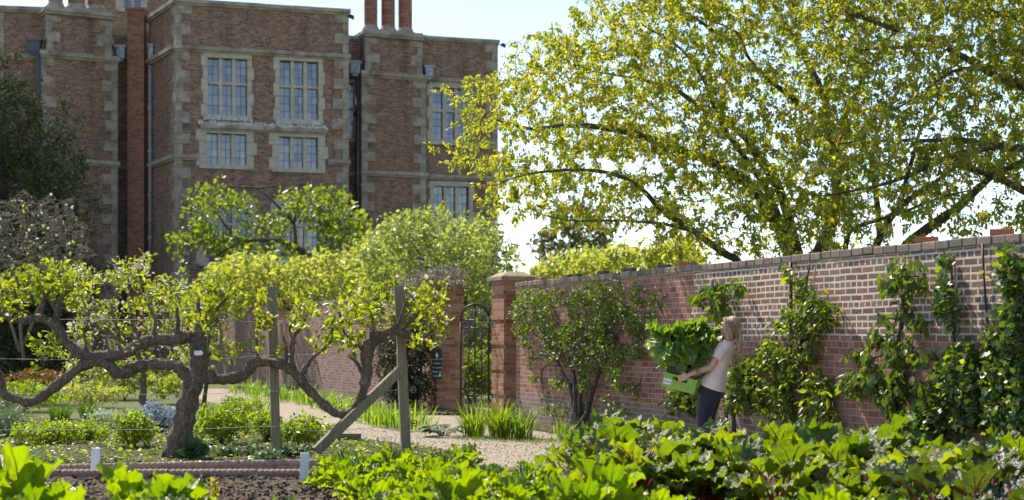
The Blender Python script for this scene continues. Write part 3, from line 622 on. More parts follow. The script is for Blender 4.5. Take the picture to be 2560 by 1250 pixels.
def rope_edge(a, b, lab, mat=M_rope):
    a = np.array(a, float); b = np.array(b, float); d = b-a; L = np.linalg.norm(d); ang = math.atan2(d[1], d[0]); t = empty('edging_tile', (a[0], a[1], 0), ang, lab, 'edging tile', 'rope-topped edging tiles')
    nx, ns = int(L/.008), 20; X = np.linspace(.004, L-.004, nx); th = np.linspace(0, 2*math.pi, ns, endpoint=False); ph = th[None, :]-X[:, None]*2*math.pi/.17
    r = .042*(.55+.45*np.abs(np.cos(1.5*ph))**.6); v = np.stack([np.repeat(X[:, None], ns, 1), r*np.cos(th), .105+r*np.sin(th)], -1).reshape(-1, 3)
    i = np.arange(nx-1)[:, None]*ns; j = np.arange(ns)[None]; k = (j+1) % ns; q = np.stack([i+j, i+ns+j, i+ns+k, i+k], -1).reshape(-1, 4)
    g = Geo(); g.add(v, q); o = link('rope_moulding', g.mesh('rope_moulding', mat, True), None, (a[0], a[1], 0), ang); setparent(o, t)
    g = Geo(); box(g, (L/2, 0, .03), (L-.008, .05, .14)); o = link('base', g.mesh('base', mat), None, (a[0], a[1], 0), ang); setparent(o, t)
for i, (xa, ya, xb, yb, lab) in enumerate([(-420, 1197, -5, 1196, 'edging tile of the bed by the apple tree, cut by the left picture edge'), (-3, 1196, 178, 1194, 'short rope edging tile behind the large chard leaf'), (180, 1194, 595, 1184, 'long rope edging tile in front of the apple trunk'), (597, 1184, 815, 1180, 'rope edging tile in front of the first post')]):
    rope_edge(PG(xa, ya)[:2], PG(xb, yb)[:2], lab)
for i, (xa, xb, lab) in enumerate([(-300, 150, 'nearer-row rope edging tile left of the white marker'), (152, 420, 'nearer-row rope edging tile behind the left white marker'), (422, 640, 'nearer-row rope edging tile beside the bare soil'), (642, 860, 'nearer-row rope edging tile behind the middle white marker')]):
    rope_edge(PG(xa, 1209)[:2], PG(xb, 1208)[:2], lab)
def marker(px, py, tpx, tpy, lab, wd=.085):
    b = PG(px, py); b[2] = -.05; Z = b[1]; t = P(tpx, tpy, Z); d = t-b; L = np.linalg.norm(d); R = ry(math.atan2(d[0], d[2])) @ rz(.12); g = Geo(); box(g, (b+t)/2, (wd, .028, L), R); tag(obj('plant_marker', g, M_white, bevel=.003), lab, 'plant marker', 'white wooden plant markers')
marker(235, 1204, 240, 1120, 'leaning white wooden plant marker by the apple tree bed'); marker(760, 1229, 762, 1132, 'white wooden plant marker at the left end of the chard row'); marker(1157, 1185, 1157, 1124, 'white plant marker nearly hidden among the chard leaves')
g = Geo(); c = PG(846, 1110); box(g, c+np.array([0, 0, .07]), (.62, .12, .16), rz(-.1)); tag(obj('sleeper', g, M_post, bevel=.01), 'short grey timber sleeper edging the gravel behind the brace', 'sleeper')
# ------------------------------------------------------------------ trees and trained plants
def tree(name, label, cat, base, limbs, attr, wood_mat, layers, group=None, grow_kw={}, wood_name='branches', leaf_name='crown'):
    """limbs in world points; attr = twig ends; layers = leaf layers (count, size, kind, material, kwargs)."""
    t = empty(name, base, 0, label, cat, group)
    g, AP, AD, AT = grow(limbs, attr, **grow_kw); obj(wood_name, g, [wood_mat, M_twig if wood_mat in (M_bark, M_appbark) else wood_mat], t, True)
    lg = Geo(); mats = []
    for n, size, kind, mat, kw in layers:
        k = AT > kw.pop('tmin', .35); mats.append(mat); foliate(lg, AP[k], AD[k], n, size, kind, m=len(mats)-1, **kw)
    obj(leaf_name, lg, mats, t, True); return t, AP, AD
def limb(pts, Z0, Z1, r0, r1, jz=0.0):
    n = len(pts); r0 *= .68; r1 *= .5; return ([P(x, y, Z0+(Z1-Z0)*i/(n-1)) for i, (x, y) in enumerate(pts)], [r0+(r1-r0)*i/(n-1) for i in range(n)])
def in3(pts2, Zc, half): return np.array([P(x, y, Zc+half*z) for (x, y), z in zip(pts2, (RNG.random(len(pts2))*2-1))])

LF_big = leaf_mat('cherry_leaf', (.125, .165, .026), (.205, .235, .04), (.26, .245, .055), tr=(2.5, 2.5, .6), mix=.58, rough=.38)
LF_gold = leaf_mat('golden_young_leaf', (.23, .23, .03), (.30, .26, .04), (.31, .20, .06), tr=(2.4, 2.4, .6), mix=.55, rough=.38)
LF_yel = leaf_mat('spring_yellow_leaf', (.22, .28, .05), (.31, .34, .08), (.36, .31, .11), tr=(1.7, 1.75, .8), mix=.55, rough=.5)
LF_grn = leaf_mat('fresh_green_leaf', (.15, .19, .04), (.23, .265, .06), (.29, .29, .10), tr=(1.8, 1.9, .5), mix=.55, rough=.45)
LF_app = leaf_mat('apple_leaf', (.14, .17, .024), (.22, .24, .035), (.27, .27, .05), tr=(1.9, 2.1, .35), mix=.55, rough=.38)
LF_dark = leaf_mat('wall_plant_leaf', (.055, .095, .022), (.095, .145, .03), (.17, .21, .045), tr=(1.8, 1.95, .35), mix=.45, rough=.4)
LF_ivy = leaf_mat('climber_leaf', (.05, .09, .026), (.08, .125, .034), (.15, .19, .06), mix=.35, rough=.4)
LF_yew = leaf_mat('yew_needle', (.022, .034, .016), (.042, .058, .026), (.10, .115, .06), tr=(1, 1.1, .6), mix=.15, rough=.8, spec=.12)
LF_blos = leaf_mat('pale_blossom', (.62, .5, .48), (.75, .68, .64), (.55, .36, .36), tr=(1, 1, 1), mix=.4, rough=.7)
LF_white = leaf_mat('white_petal', (.6, .6, .55), (.8, .8, .76), tr=(1, 1, 1), mix=.3, rough=.6)
LF_red = leaf_mat('coppery_leaf', (.11, .045, .025), (.17, .10, .035), (.12, .14, .03), tr=(1.5, 1.3, .5), mix=.45)
LF_far = leaf_mat('far_tree_leaf', (.06, .075, .025), (.10, .11, .035), tr=(1.4, 1.4, .6), mix=.4)

# big spreading trees behind the right wall --------------------------------------------------
CROWN = [(1130,380),(1165,335),(1190,300),(1165,265),(1185,195),(1235,175),(1260,160),(1320,140),(1285,110),(1310,85),(1360,62),(1440,35),(1500,15),(1510,-20),(1600,-120),(1800,-220),(2100,-290),(2450,-300),(2700,-260),(2960,-120),(3020,200),(2940,480),(2760,570),(2560,590),(2420,585),(2300,590),(2200,600),(2100,620),(1960,635),(1900,625),(1830,640),(1760,620),(1690,650),(1640,640),(1700,590),(1610,540),(1560,560),(1480,560),(1420,545),(1330,530),(1280,520),(1210,530),(1190,500),(1240,470),(1215,440),(1150,455),(1180,420)]
HOLES = np.array([(1600,400,45,22),(1340,350,40,25),(1310,510,40,20),(1480,500,40,18),(1560,600,80,40),(2010,570,40,40),(2150,570,40,30),(1230,330,20,20),(1420,480,40,16),(1560,360,25,14),(1680,470,30,14),(1790,520,40,20),(1950,500,25,14),(2280,560,60,22),(2450,500,50,20),(2500,560,60,14)])
def keep(x, y):
    m = np.ones(len(x), bool)
    for cx, cy, a, b in HOLES: m &= ((x-cx)/a)**2+((y-cy)/b)**2 > .85
    lowdens = np.clip((y-330)/260, 0, 1)*.25+np.clip((1500-x)/380, 0, 1)*.12
    return m & (RNG.random(len(x)) > lowdens)
def side(a, b): return lambda x, y: keep(x, y) & (x >= a) & (x < b)
LA = [limb([(1850,660),(1800,622),(1690,548),(1635,505),(1580,455),(1495,427),(1355,429),(1250,455)], 25, 22.5, .10, .02),
      limb([(1985,660),(1950,570),(1880,465),(1810,420),(1720,385),(1625,350),(1540,325),(1430,312),(1330,322),(1240,300)], 25.5, 24, .17, .03),
      limb([(2000,660),(1975,560),(1950,480),(1900,400),(1860,340),(1740,262),(1680,220),(1560,190),(1420,170)], 25.5, 26.5, .15, .025),
      limb([(1960,590),(1930,500),(1880,420),(1800,300),(1760,200),(1700,120),(1600,60)], 25.6, 25, .1, .025),
      limb([(2030,660),(2055,610),(2090,520),(2088,400),(2060,250),(2000,120),(1900,-40)], 25, 26, .2, .05),
      limb([(1740,580),(1660,560),(1560,552),(1430,552),(1350,535)], 24, 22.5, .04, .012),
      limb([(1800,90),(1760,60),(1700,20),(1640,-20)], 25, 24, .05, .02),
      limb([(2090,420),(2110,300),(2180,160),(2250,60)], 25.5, 24, .09, .03),
      limb([(2060,300),(1960,230),(1880,160),(1840,80),(1740,40)], 25.6, 24, .07, .02)]
LB = [limb([(2100,660),(2115,615),(2135,570),(2230,540),(2345,495),(2450,470)], 24, 22, .07, .02),
      limb([(2180,660),(2200,595),(2245,525),(2300,480),(2360,440),(2440,380)], 24, 22.5, .11, .03),
      limb([(2250,640),(2300,585),(2390,525),(2475,445),(2560,400),(2640,330)], 23.5, 22, .14, .05),
      limb([(2245,525),(2270,440),(2300,330),(2350,240)], 23.4, 24.5, .07, .03),
      limb([(2200,600),(2190,480),(2180,380),(2230,250),(2300,160)], 24, 25, .08, .03)]
LC = [limb([(2800,1110),(2796,860),(2790,600),(2782,420),(2774,290),(2764,120),(2740,-60)], 21.6, 22, .26, .12),
      limb([(2760,560),(2640,500),(2560,475),(2470,435),(2380,410),(2300,395)], 21.5, 22, .13, .03),
      limb([(2760,420),(2640,385),(2560,372),(2485,367),(2355,400),(2270,440),(2145,475),(2050,490)], 21.5, 22.5, .12, .02),
      limb([(2760,300),(2620,240),(2520,200),(2450,170),(2355,115),(2265,117),(2150,125)], 22, 22.5, .13, .025),
      limb([(2485,367),(2400,350),(2300,350),(2200,352),(2080,360)], 22, 22.4, .07, .015),
      limb([(2760,120),(2600,60),(2450,20),(2340,-40)], 22, 23, .1, .03),
      limb([(2450,170),(2380,180),(2280,250),(2180,300)], 22, 21.5, .05, .015),
      limb([(2250,76),(2140,40),(2080,5),(2000,-40)], 22.5, 23, .06, .02)]
GK = dict(tip=.0042, gain=.009, bow=.08, sides=4)
def sprays(c, k, sx, sz):
    """k twig ends spread flat around every centre: foliage in layered sprays with gaps between."""
    o = RNG.normal(size=(len(c)*k, 3))*np.array([sx, sx, sz]); o[:, 2] -= .25*np.hypot(o[:, 0], o[:, 1]); return np.repeat(c, k, 0)+o
for nm, lab, L, a, b, Zc, hf, na, nl in (('cherry_tree', 'large spreading multi-stemmed tree behind the wall, its fresh leaves reaching over to the mansion', LA, 1100, 2120, 25, 2.6, 3300, 80000), ('cherry_tree', 'leaning multi-stemmed tree behind the wall, between the big tree and the right edge', LB, 2080, 2700, 23.8, 2.0, 1250, 27000), ('cherry_tree', 'tree whose heavy mossy limbs reach in over the wall from outside the right edge', LC, 2000, 3050, 22.3, 1.6, 2000, 47000)):
    att = sprays(in3(sample_poly(CROWN, int(na*.36), side(a, b)), Zc, hf), 5, .27, .06)
    tree(nm, lab, 'tree', (L[0][0][0][0], L[0][0][0][1], 0), [(p[0], p[1]) for p in L], att, M_bark, [(int(nl*.8), .064, 'oval', LF_big, dict(spread=.028, droop=.8, upn=.6, wide=1.0, cl=4)), (int(nl*.2), .066, 'oval', LF_gold, dict(spread=.028, droop=.85, upn=.6, wide=1.0, cl=4))], 'big trees behind the right wall', GK)
# lower trunks of these trees, out of sight behind the wall, carried down to the ground
def trunk_down(tr, pts):
    g = Geo()
    for p, r in pts:
        q = p.copy(); q[2] = 0; q[0] += .15; tube(g, smooth_path([q, (p+q)/2+np.array([.06, 0, 0]), p], 3), [r*1.3]*3+[r*1.15]*2+[r]*2, 9, lump=.04)
    obj('trunk', g, M_bark, tr, True)
cts = [o for o in C.objects if o.type == 'EMPTY' and o.name.startswith('cherry_tree')]
trunk_down(cts[0], [(l[0][0], l[1][0]) for l in (LA[0], LA[1], LA[2], LA[4])]); trunk_down(cts[1], [(l[0][0], l[1][0]) for l in LB[:3]])

# trees between the garden and the mansion ----------------------------------------------------
def bgtree(name, lab, cat, poly, Z, hf, na, nl, size, mat, limbs, wood, kind='oval', mask=None, group=None, extra=(), spray=None, **kw):
    att = in3(sample_poly(poly, na, mask), Z, hf); att = sprays(att[:int(na*spray[0])], *spray[1:]) if spray else att; b = limbs[0][0][0]
    lay = [(nl, size, kind, mat, dict(spread=size*.8, droop=.4, wide=1.2))]+list(extra)
    return tree(name, lab, cat, (b[0], b[1], 0), limbs, att, wood, lay, group, {**dict(tip=.007, gain=.012, bow=.1), **kw})
H1 = np.array([(575,560,40,35),(690,510,40,25),(760,600,35,30),(610,470,60,18),(500,640,40,30),(880,490,20,30),(660,600,30,20)])
def m1(x, y):
    m = np.ones(len(x), bool)
    for cx, cy, a, b in H1: m &= ((x-cx)/a)**2+((y-cy)/b)**2 > 1
    return m
bgtree('old_pear_tree', 'gnarled old tree with layered green foliage in front of the mansion bay', 'tree', [(420,600),(440,570),(470,520),(475,475),(545,455),(600,470),(650,490),(700,478),(780,480),(850,470),(905,480),(915,540),(930,600),(900,660),(800,660),(700,640),(560,640),(480,660),(430,640)], 54, 1.6, 330, 3400, .18, leaf_mat('old_pear_leaf', (.09, .14, .028), (.155, .205, .04), (.23, .26, .06), tr=(1.8, 1.9, .4), mix=.5),
       [limb([(880,800),(842,720),(815,680),(795,655),(740,620),(690,600),(600,605),(540,640)], 54, 53.5, .28, .07), limb([(805,665),(815,600),(812,545),(795,510)], 54, 54.5, .14, .05), limb([(740,620),(735,560),(700,520),(640,470),(560,470)], 53.8, 54, .1, .04), limb([(795,655),(740,650),(700,700)], 54, 53, .09, .03), limb([(735,560),(745,500),(750,465),(775,440)], 53.8, 53.5, .07, .03), limb([(640,470),(690,465),(720,450),(760,442)], 53.9, 53.6, .06, .02), limb([(600,605),(560,560),(520,500)], 53.7, 53.9, .09, .03)], M_bark, mask=m1, k=2)
bgtree('young_maple', 'broad yellow-green shrub tree with orange-tinted leaves above the left garden wall', 'tree', [(480,760),(500,690),(560,650),(640,630),(720,655),(800,640),(880,620),(960,560),(1010,540),(1000,640),(990,760)], 46, 2.0, 520, 7000, .15, LF_yel,
       [limb([(740,880),(730,800),(700,740),(640,690)], 46, 45, .12, .03), limb([(740,860),(780,760),(850,690),(930,620)], 46, 46, .1, .03), limb([(730,800),(750,720),(740,660)], 46, 47, .08, .03)], M_bark, group=None)
bgtree('hawthorn_tree', 'light green bushy tree directly behind the iron gate and left pier', 'tree', [(890,760),(900,640),(940,570),(1000,530),(1080,525),(1160,535),(1230,555),(1270,590),(1300,640),(1300,700),(1250,760),(1200,800)], 38, 1.6, 620, 8600, .105, leaf_mat('hawthorn_leaf', (.17, .21, .07), (.25, .285, .095), (.31, .33, .13), tr=(1.7, 1.8, .7), mix=.5),
       [limb([(1110,960),(1110,800),(1080,700),(1040,620),(1000,560)], 38, 37.5, .1, .025), limb([(1112,900),(1160,760),(1165,690),(1175,600)], 38, 38.5, .09, .02), limb([(1160,760),(1215,690),(1250,620)], 38.4, 38, .06, .02), limb([(1200,960),(1205,800),(1230,700),(1245,650)], 37.5, 37, .05, .015), limb([(1080,700),(980,690),(920,680)], 37.9, 38, .05, .02)], M_bark)
bgtree('young_maple', 'yellow leafed shrub row showing over the right wall beside the gate pier', 'tree', [(1320,730),(1330,670),(1380,650),(1440,630),(1540,625),(1640,615),(1740,600),(1760,680),(1500,720)], 33, 1.5, 260, 4600, .12, LF_yel,
       [limb([(1480,880),(1470,760),(1420,690),(1380,660)], 33, 32.5, .08, .02), limb([(1480,880),(1540,730),(1600,660),(1700,620)], 33, 33, .08, .02)], M_bark)
bgtree('distant_tree', 'hazy distant tree with dark trunk seen through the gap above the gate', 'tree', [(1335,600),(1370,565),(1400,520),(1440,500),(1490,520),(1530,580),(1520,650),(1480,690),(1400,680),(1350,650)], 85, 3, 260, 2600, .26, LF_far,
       [limb([(1452,800),(1452,700),(1445,620),(1440,550),(1436,500)], 85, 85, .32, .1), limb([(1448,660),(1400,620),(1370,590)], 85, 85, .12, .05), limb([(1446,640),(1490,600),(1510,560)], 85, 85, .12, .05)], M_bark)
# left side: dark yew, pale twiggy shrub
bgtree('yew_tree', 'tall dark grey-green yew at the left edge in front of the mansion', 'tree', [(-120,60),(-20,130),(20,170),(70,210),(100,225),(95,270),(150,300),(160,350),(195,400),(190,440),(205,500),(180,560),(215,640),(225,700),(-120,760)], 53, 2.6, 900, 60000, .14, LF_yew,
       [limb([(0,860),(0,700),(10,500),(0,300),(-10,150)], 53, 53, .4, .06), limb([(5,600),(60,500),(120,400)], 53, 52, .15, .04), limb([(0,480),(50,350),(80,260)], 53, 53, .12, .03), limb([(5,640),(100,600),(180,560)], 53, 52, .14, .04)], M_bark, kind='needle', spray=(.26, 5, .42, .3))
bgtree('twiggy_shrub', 'pale bare twiggy shrub with tiny white blossom beneath the dark yew', 'shrub', [(-80,480),(20,500),(60,470),(90,505),(120,480),(150,500),(190,490),(185,540),(225,560),(205,600),(245,640),(215,660),(235,720),(-80,760)], 40, 1.6, 3400, 160, .06, LF_white,
       [limb([(60,900),(50,760),(80,640),(140,560)], 40, 39, .07, .02), limb([(50,880),(0,720),(-20,600)], 40, 40, .06, .02), limb([(60,860),(120,720),(190,640),(225,600)], 40, 40.5, .06, .015), limb([(0,672),(60,650),(130,625),(200,590)], 39, 38.5, .03, .01)], M_greytwig, kind='round', extra=[(160, .08, 'oval', LF_grn, dict(spread=.1))])
# second row of apple trees behind the first, in blossom
for i, (poly, lm, lab) in enumerate([
    ([(150,980),(170,800),(150,740),(180,660),(215,625),(250,700),(290,650),(330,640),(370,630),(375,700),(420,690),(460,665),(470,760),(480,860),(440,930),(330,960),(240,960)], [limb([(357,1010),(357,960),(350,900),(300,850),(230,800),(190,700)], 25, 24.5, .09, .02), limb([(355,920),(400,830),(430,740),(450,680)], 25, 25.3, .06, .015), limb([(350,900),(330,800),(320,700),(340,650)], 25, 25.4, .05, .012), limb([(300,850),(270,740),(250,680)], 24.8, 24.6, .04, .012)], 'slender apple tree with pinkish blossom behind the left arm of the old apple'),
    ([(430,940),(470,840),(440,760),(480,700),(520,720),(545,710),(550,760),(530,800),(540,850),(540,930),(500,960)], [limb([(508,1040),(515,960),(520,880),(530,800)], 26, 25.6, .07, .015), limb([(515,960),(480,860),(470,760)], 26, 26, .04, .012)], 'small apple tree behind the old apple trunk')]):
    att = in3(sample_poly(poly, 260 if i == 0 else 120), 25.0+i, .8)
    tree('apple_tree', lab, 'tree', (lm[0][0][0][0], lm[0][0][0][1], 0), lm, att, M_palebark if i == 0 else M_appbark, [(3000 if i == 0 else 1100, .072, 'oval', LF_app, dict(spread=.05, droop=.1)), (1000 if i == 0 else 200, .05, 'round', LF_blos, dict(spread=.05))], None, dict(tip=.0035, gain=.012, bow=.06))
# the old espaliered apple -------------------------------------------------------------------
def knobbly(pts, rad, Z0=18.15, Z1=None, k=5):
    Z1 = Z0 if Z1 is None else Z1; n = len(pts); pp = smooth_path([P(x, y, Z0+(Z1-Z0)*i/(n-1)) for i, (x, y) in enumerate(pts)], k)
    r = np.interp(np.linspace(0, 1, len(pp)), np.linspace(0, 1, len(rad)), rad)*.82*18.15/F
    ph = RNG.random()*9; s = np.arange(len(pp)); r = r*(1+.10*np.sin(s*1.7+ph)+.08*np.sin(s*.83+ph*2)+.05*RNG.normal(size=len(pp)))
    return pp, r
old = empty('old_apple_tree', PG(448, 1158), 0, 'gnarled old espaliered apple tree with thick twisting arms trained along the wires', 'tree')
tr = Geo(); A = []
TRK = knobbly([(440,1172),(446,1120),(458,1060),(470,1005),(484,955),(496,915),(500,880),(495,850),(486,832)], [46,38,33,31,31,29,27,24,17])
ARMS = [knobbly([(500,848),(470,842),(440,848),(370,853),(312,882),(262,888),(212,888),(165,855),(138,815),(100,795),(50,802),(5,785),(-60,765)], [16,19,18,17,17,17,17,16,15,13,11,9,6], 18.15, 18.0),
        knobbly([(478,962),(455,925),(430,913),(390,910),(345,917),(298,935),(272,912),(235,903),(185,928),(140,965),(85,1003),(45,998),(12,985),(2,950),(-14,915),(-40,880)], [20,19,17,16,17,18,16,16,16,15,14,13,13,12,10,8], 18.1, 18.05),
        knobbly([(508,935),(545,948),(580,945),(612,935),(640,907),(690,908),(732,928),(770,972),(812,1012),(842,1033),(872,1033),(893,1012),(908,978),(916,930),(918,885),(932,850),(965,833),(1000,830),(1045,843),(1085,825)], [22,17,16,17,15,14,16,15,14,14,13,13,15,18,19,16,13,11,9,5], 18.15, 18.1)]
LIMBS = [TRK]+ARMS+[knobbly(p, r, 18.12, 18.1, 3) for p, r in [
    ([(490,842),(508,810),(522,790),(545,768),(570,745)], [14,10,8,6,3]), ([(492,840),(500,800),(495,770),(500,740)], [12,8,6,3]), ([(508,812),(545,800),(570,790)], [8,5,3]),
    ([(443,842),(444,800),(440,765),(425,745)], [7,6,5,3]), ([(383,845),(388,800),(372,765),(362,745)], [6,5,4,3]), ([(300,872),(296,845),(292,830)], [6,5,4]), ([(272,880),(266,855),(262,840)], [5,4,3]), ([(217,880),(215,855),(208,835)], [5,4,3]), ([(342,850),(343,828),(330,810)], [5,4,3]),
    ([(140,812),(145,770),(160,735),(185,715)], [14,11,8,5]), ([(150,790),(120,740),(90,715)], [9,6,3]), ([(60,800),(45,760),(35,720)], [6,4,3]), ([(100,798),(110,750),(130,700)], [7,5,3]),
    ([(735,920),(728,880),(735,840),(755,820),(765,790)], [8,7,6,5,3]), ([(738,860),(725,830),(728,810)], [6,4,3]), ([(715,905),(716,870),(708,840)], [6,5,3]), ([(757,935),(775,900),(800,880),(828,850),(832,800)], [8,6,5,4,3]), ([(645,905),(642,860),(640,820)], [5,4,3]),
    ([(915,900),(905,870),(880,850),(860,830),(850,780)], [9,7,5,4,3]), ([(908,935),(890,905),(870,890)], [8,5,3]), ([(932,850),(930,800),(935,760),(950,730)], [9,6,4,3]), ([(965,833),(985,820),(1000,800),(1010,760)], [8,7,5,3]), ([(1000,830),(1040,790),(1060,750)], [7,5,3]), ([(925,865),(955,855),(985,843)], [8,6,4])]]
BL = [(60,715,75,42),(120,690,60,40),(25,760,40,40),(170,720,50,45),(95,880,18,40),(130,870,25,45),(525,740,55,45),(560,715,45,35),(590,760,30,35),(560,815,28,16),(500,790,45,35),(430,750,30,30),(365,745,30,30),(660,790,25,40),(640,840,18,20),(768,765,32,30),(745,800,35,25),(800,860,34,22),(835,790,30,40),(860,850,45,35),(700,872,16,12),(900,770,60,50),(940,730,60,30),(880,820,50,40),(960,780,50,50),(1050,770,65,50),(1085,735,40,30),(1090,810,35,40),(1060,850,40,25),(1010,790,40,40),(650,735,15,20),(345,880,20,12),(560,880,40,20)]
att = np.array([P(x, y, 18.12+.26*RNG.normal()) for x, y in sample_blobs(BL, .0095)])
kp = (abs((att[:, 0]/att[:, 1]*F+HX)-1000) < 42) & (att[:, 1] < 18.5); att[kp] *= (18.62/att[kp, 1])[:, None]; att[kp, 2] += H*(1-18.62/18.1)
nodes = [(list(p), list(r)) for p, r in LIMBS]
g, AP, AD, AT = grow([(p, r) for p, r in LIMBS[4:]], att, tip=.0025, gain=.012, bow=.05, k=1, limb_sides=8, lump=.06)
obj('branches', g, [M_appbark, M_appbark], old, True)
g = Geo(); p, r = TRK; tube(g, p, r, 22, lump=.035)
for i in range(13):                                                # burrs and buttresses on the trunk
    k = RNG.integers(0, len(p)-6); th = RNG.random()*6.28; q = p[k]+np.array([math.cos(th), math.sin(th), 0])*r[k]*.8; tube(g, smooth_path([q, q+(p[k+3]-p[k])*.6, q+(p[k+5]-p[k])*.9], 3), [.012, .03, .034, .033, .03, .022, .008], 8, lump=.1)
obj('trunk', g, M_appbark, old, True)
for p, r in ARMS:
    g = Geo(); tube(g, p, r, 20, lump=.07)
    for i in range(len(p)//2):
        k = RNG.integers(1, len(p)-1); d = unit(RNG.normal(size=3)); q = p[k]+d*r[k]*.7; tube(g, [q-d*.02, q+d*.01, q+d*.03], [r[k]*.5, r[k]*.45, r[k]*.12], 7, lump=.12)
    obj('limb', g, M_appbark, old, True)
lg = Geo(); k = AT > .3
foliate(lg, AP[k], AD[k], 3500, .076, 'oval', spread=.03, droop=-.25, upn=.5, m=0, cl=4); k = AP[:, 0] > -3
foliate(lg, AP[k], AD[k], 260, .036, 'round', spread=.05, droop=-.3, m=1); obj('crown', lg, [LF_app, LF_blos], old, True)
g = Geo(); c = P(496, 882, 17.93); v = [(-.052,0,-.022),(-.03,-.004,-.03),(.045,0,-.026),(.055,0,.006),(.03,-.004,.03),(-.01,-.004,.022),(-.046,0,.026)]
vv = np.array(v)+c; n = len(v); g.add2(np.vstack([vv, vv+np.array([0, .006, 0])]), [[0, i+1, i] for i in range(1, n-1)]+[[n, n+i, n+i+1] for i in range(1, n-1)], [[i, (i+1) % n, n+(i+1) % n, n+i] for i in range(n)])
tag(obj('tree_label', g, M_white), 'small white oval name tag nailed to the old apple trunk', 'label')

# plants trained on the wall -----------------------------------------------------------------
def wall_plant(name, lab, limbs, blobs, dens, nl, size, kind='oval', mat=LF_dark, off=(.05, .24), group='plants trained on the right wall', wood=M_bark2, extra=(), hang=.6, poly=None, npoly=0, wide=1.1, cat='wall plant'):
    L = [([W(x, y, .07+.05*RNG.random()) for x, y in pts], rad) for pts, rad in limbs]
    pts2 = sample_blobs(blobs, dens) if blobs is not None else sample_poly(poly, npoly)
    att = np.array([W(x, y, off[0]+(off[1]-off[0])*RNG.random()**1.3) for x, y in pts2]); b = L[0][0][0].copy(); b[2] = 0
    return tree(name, lab, cat, b, L, att, wood, [(nl, size, kind, mat, dict(spread=.04, droop=hang, wide=wide, cl=4))]+list(extra), group, dict(tip=.003, gain=.010, bow=.05, k=3, limb_sides=8), 'stems', 'foliage')
z3 = lambda pts: [(1240+x/2.84, 660+y/2.84) for x, y in pts]
FB = [(150,330,45,90),(200,260,60,90),(260,230,70,60),(330,280,70,90),(430,220,60,50),(300,400,100,80),(180,450,60,50),(420,520,110,80),(400,620,80,60),(560,300,70,100),(640,220,60,70),(720,190,60,70),(780,330,80,110),(700,400,90,90),(560,480,90,80),(640,600,70,80),(760,560,80,100),(740,480,60,60),(860,160,40,50),(860,300,50,60),(990,200,50,80),(940,380,60,90),(1000,480,50,80),(980,620,60,70),(880,640,60,60),(1120,260,50,50),(1080,370,40,50),(840,780,45,70),(730,690,60,60),(280,830,50,30),(450,840,50,35),(640,860,50,40),(220,570,40,40),(350,1030,30,20),(440,1040,60,30),(890,870,60,35),(980,900,30,30),(790,960,30,30),(830,1020,50,40),(910,1050,30,30),(560,660,60,60),(650,720,50,50),(240,680,40,25),(500,560,60,50)]
FB = [(1240+x/2.84, 660+y/2.84, a/2.84, b/2.84) for x, y, a, b in FB]
wall_plant('fan_trained_pear', 'fan-trained fruit tree with many grey stems spread across the wall beside the gate', [
    (z3([(572,1190),(560,1130),(545,970),(525,850),(480,790),(440,700),(360,560),(290,420)]), [.055,.05,.04,.035,.03,.028,.02,.012]),
    (z3([(575,1180),(575,1100),(560,900),(545,760),(500,680),(380,530),(330,450)]), [.05,.045,.04,.034,.03,.02,.012]),
    (z3([(580,1180),(590,1080),(605,900),(590,760),(560,640),(510,510),(470,450),(400,390)]), [.05,.045,.036,.034,.03,.026,.022,.012]),
    (z3([(580,1180),(650,1050),(685,900),(730,770),(760,650),(820,540),(880,480),(960,455)]), [.05,.048,.042,.034,.028,.022,.018,.012]),
    (z3([(605,900),(625,780),(630,600),(660,480),(690,430)]), [.025,.022,.018,.014,.01]), (z3([(820,600),(870,592),(960,600)]), [.016,.016,.008]), (z3([(210,665),(260,665),(340,678)]), [.012,.014,.01]),
    (z3([(330,850),(325,760),(370,715),(440,720)]), [.012,.014,.014,.014]), (z3([(720,860),(830,868),(960,880),(1020,850),(1035,780)]), [.014,.014,.014,.012,.008]), (z3([(470,290),(540,285),(600,280)]), [.01,.012,.01])], FB, .036, 7600, .056, 'oval', LF_dark, (.05, .3), extra=[(700, .03, 'round', LF_white, dict(spread=.06, droop=.1))])
e1 = [(1745,742,12,14),(1770,730,18,14),(1800,712,20,10),(1838,714,16,8),(1800,740,16,14),(1790,770,12,22),(1800,790,14,8)]
wall_plant('espalier_pear', 'small sparse trained pear high on the wall, above the carried greens', [([(1835,1085),(1832,980),(1815,880),(1795,800),(1795,740),(1800,712),(1845,712)], [.028,.026,.022,.018,.014,.01,.006])], e1, .028, 330, .10, 'oval', LF_dark, hang=.9)
e1b = [(1700,960,18,30),(1690,1010,25,30),(1725,1000,30,35),(1850,940,30,30),(1860,970,40,30),(1835,1000,30,30),(1880,1000,30,25),(1845,920,25,25)]
wall_plant('wall_shrub', 'low leafy wall shrub behind the legs of the carrying woman', [([(1815,1090),(1818,1030),(1845,990),(1880,940)], [.025,.022,.016,.008]), ([(1815,1088),(1770,1060),(1715,1030),(1700,980)], [.02,.018,.014,.008])], e1b, .03, 950, .085, 'oval', LF_dark)
def cv(B, s, ox, oy): return [(ox+x/s, oy+y/s, a/s, b/s) for x, y, a, b in B]
sh = lambda B: [(x, y, a*.82, b*.82) for x, y, a, b in B]
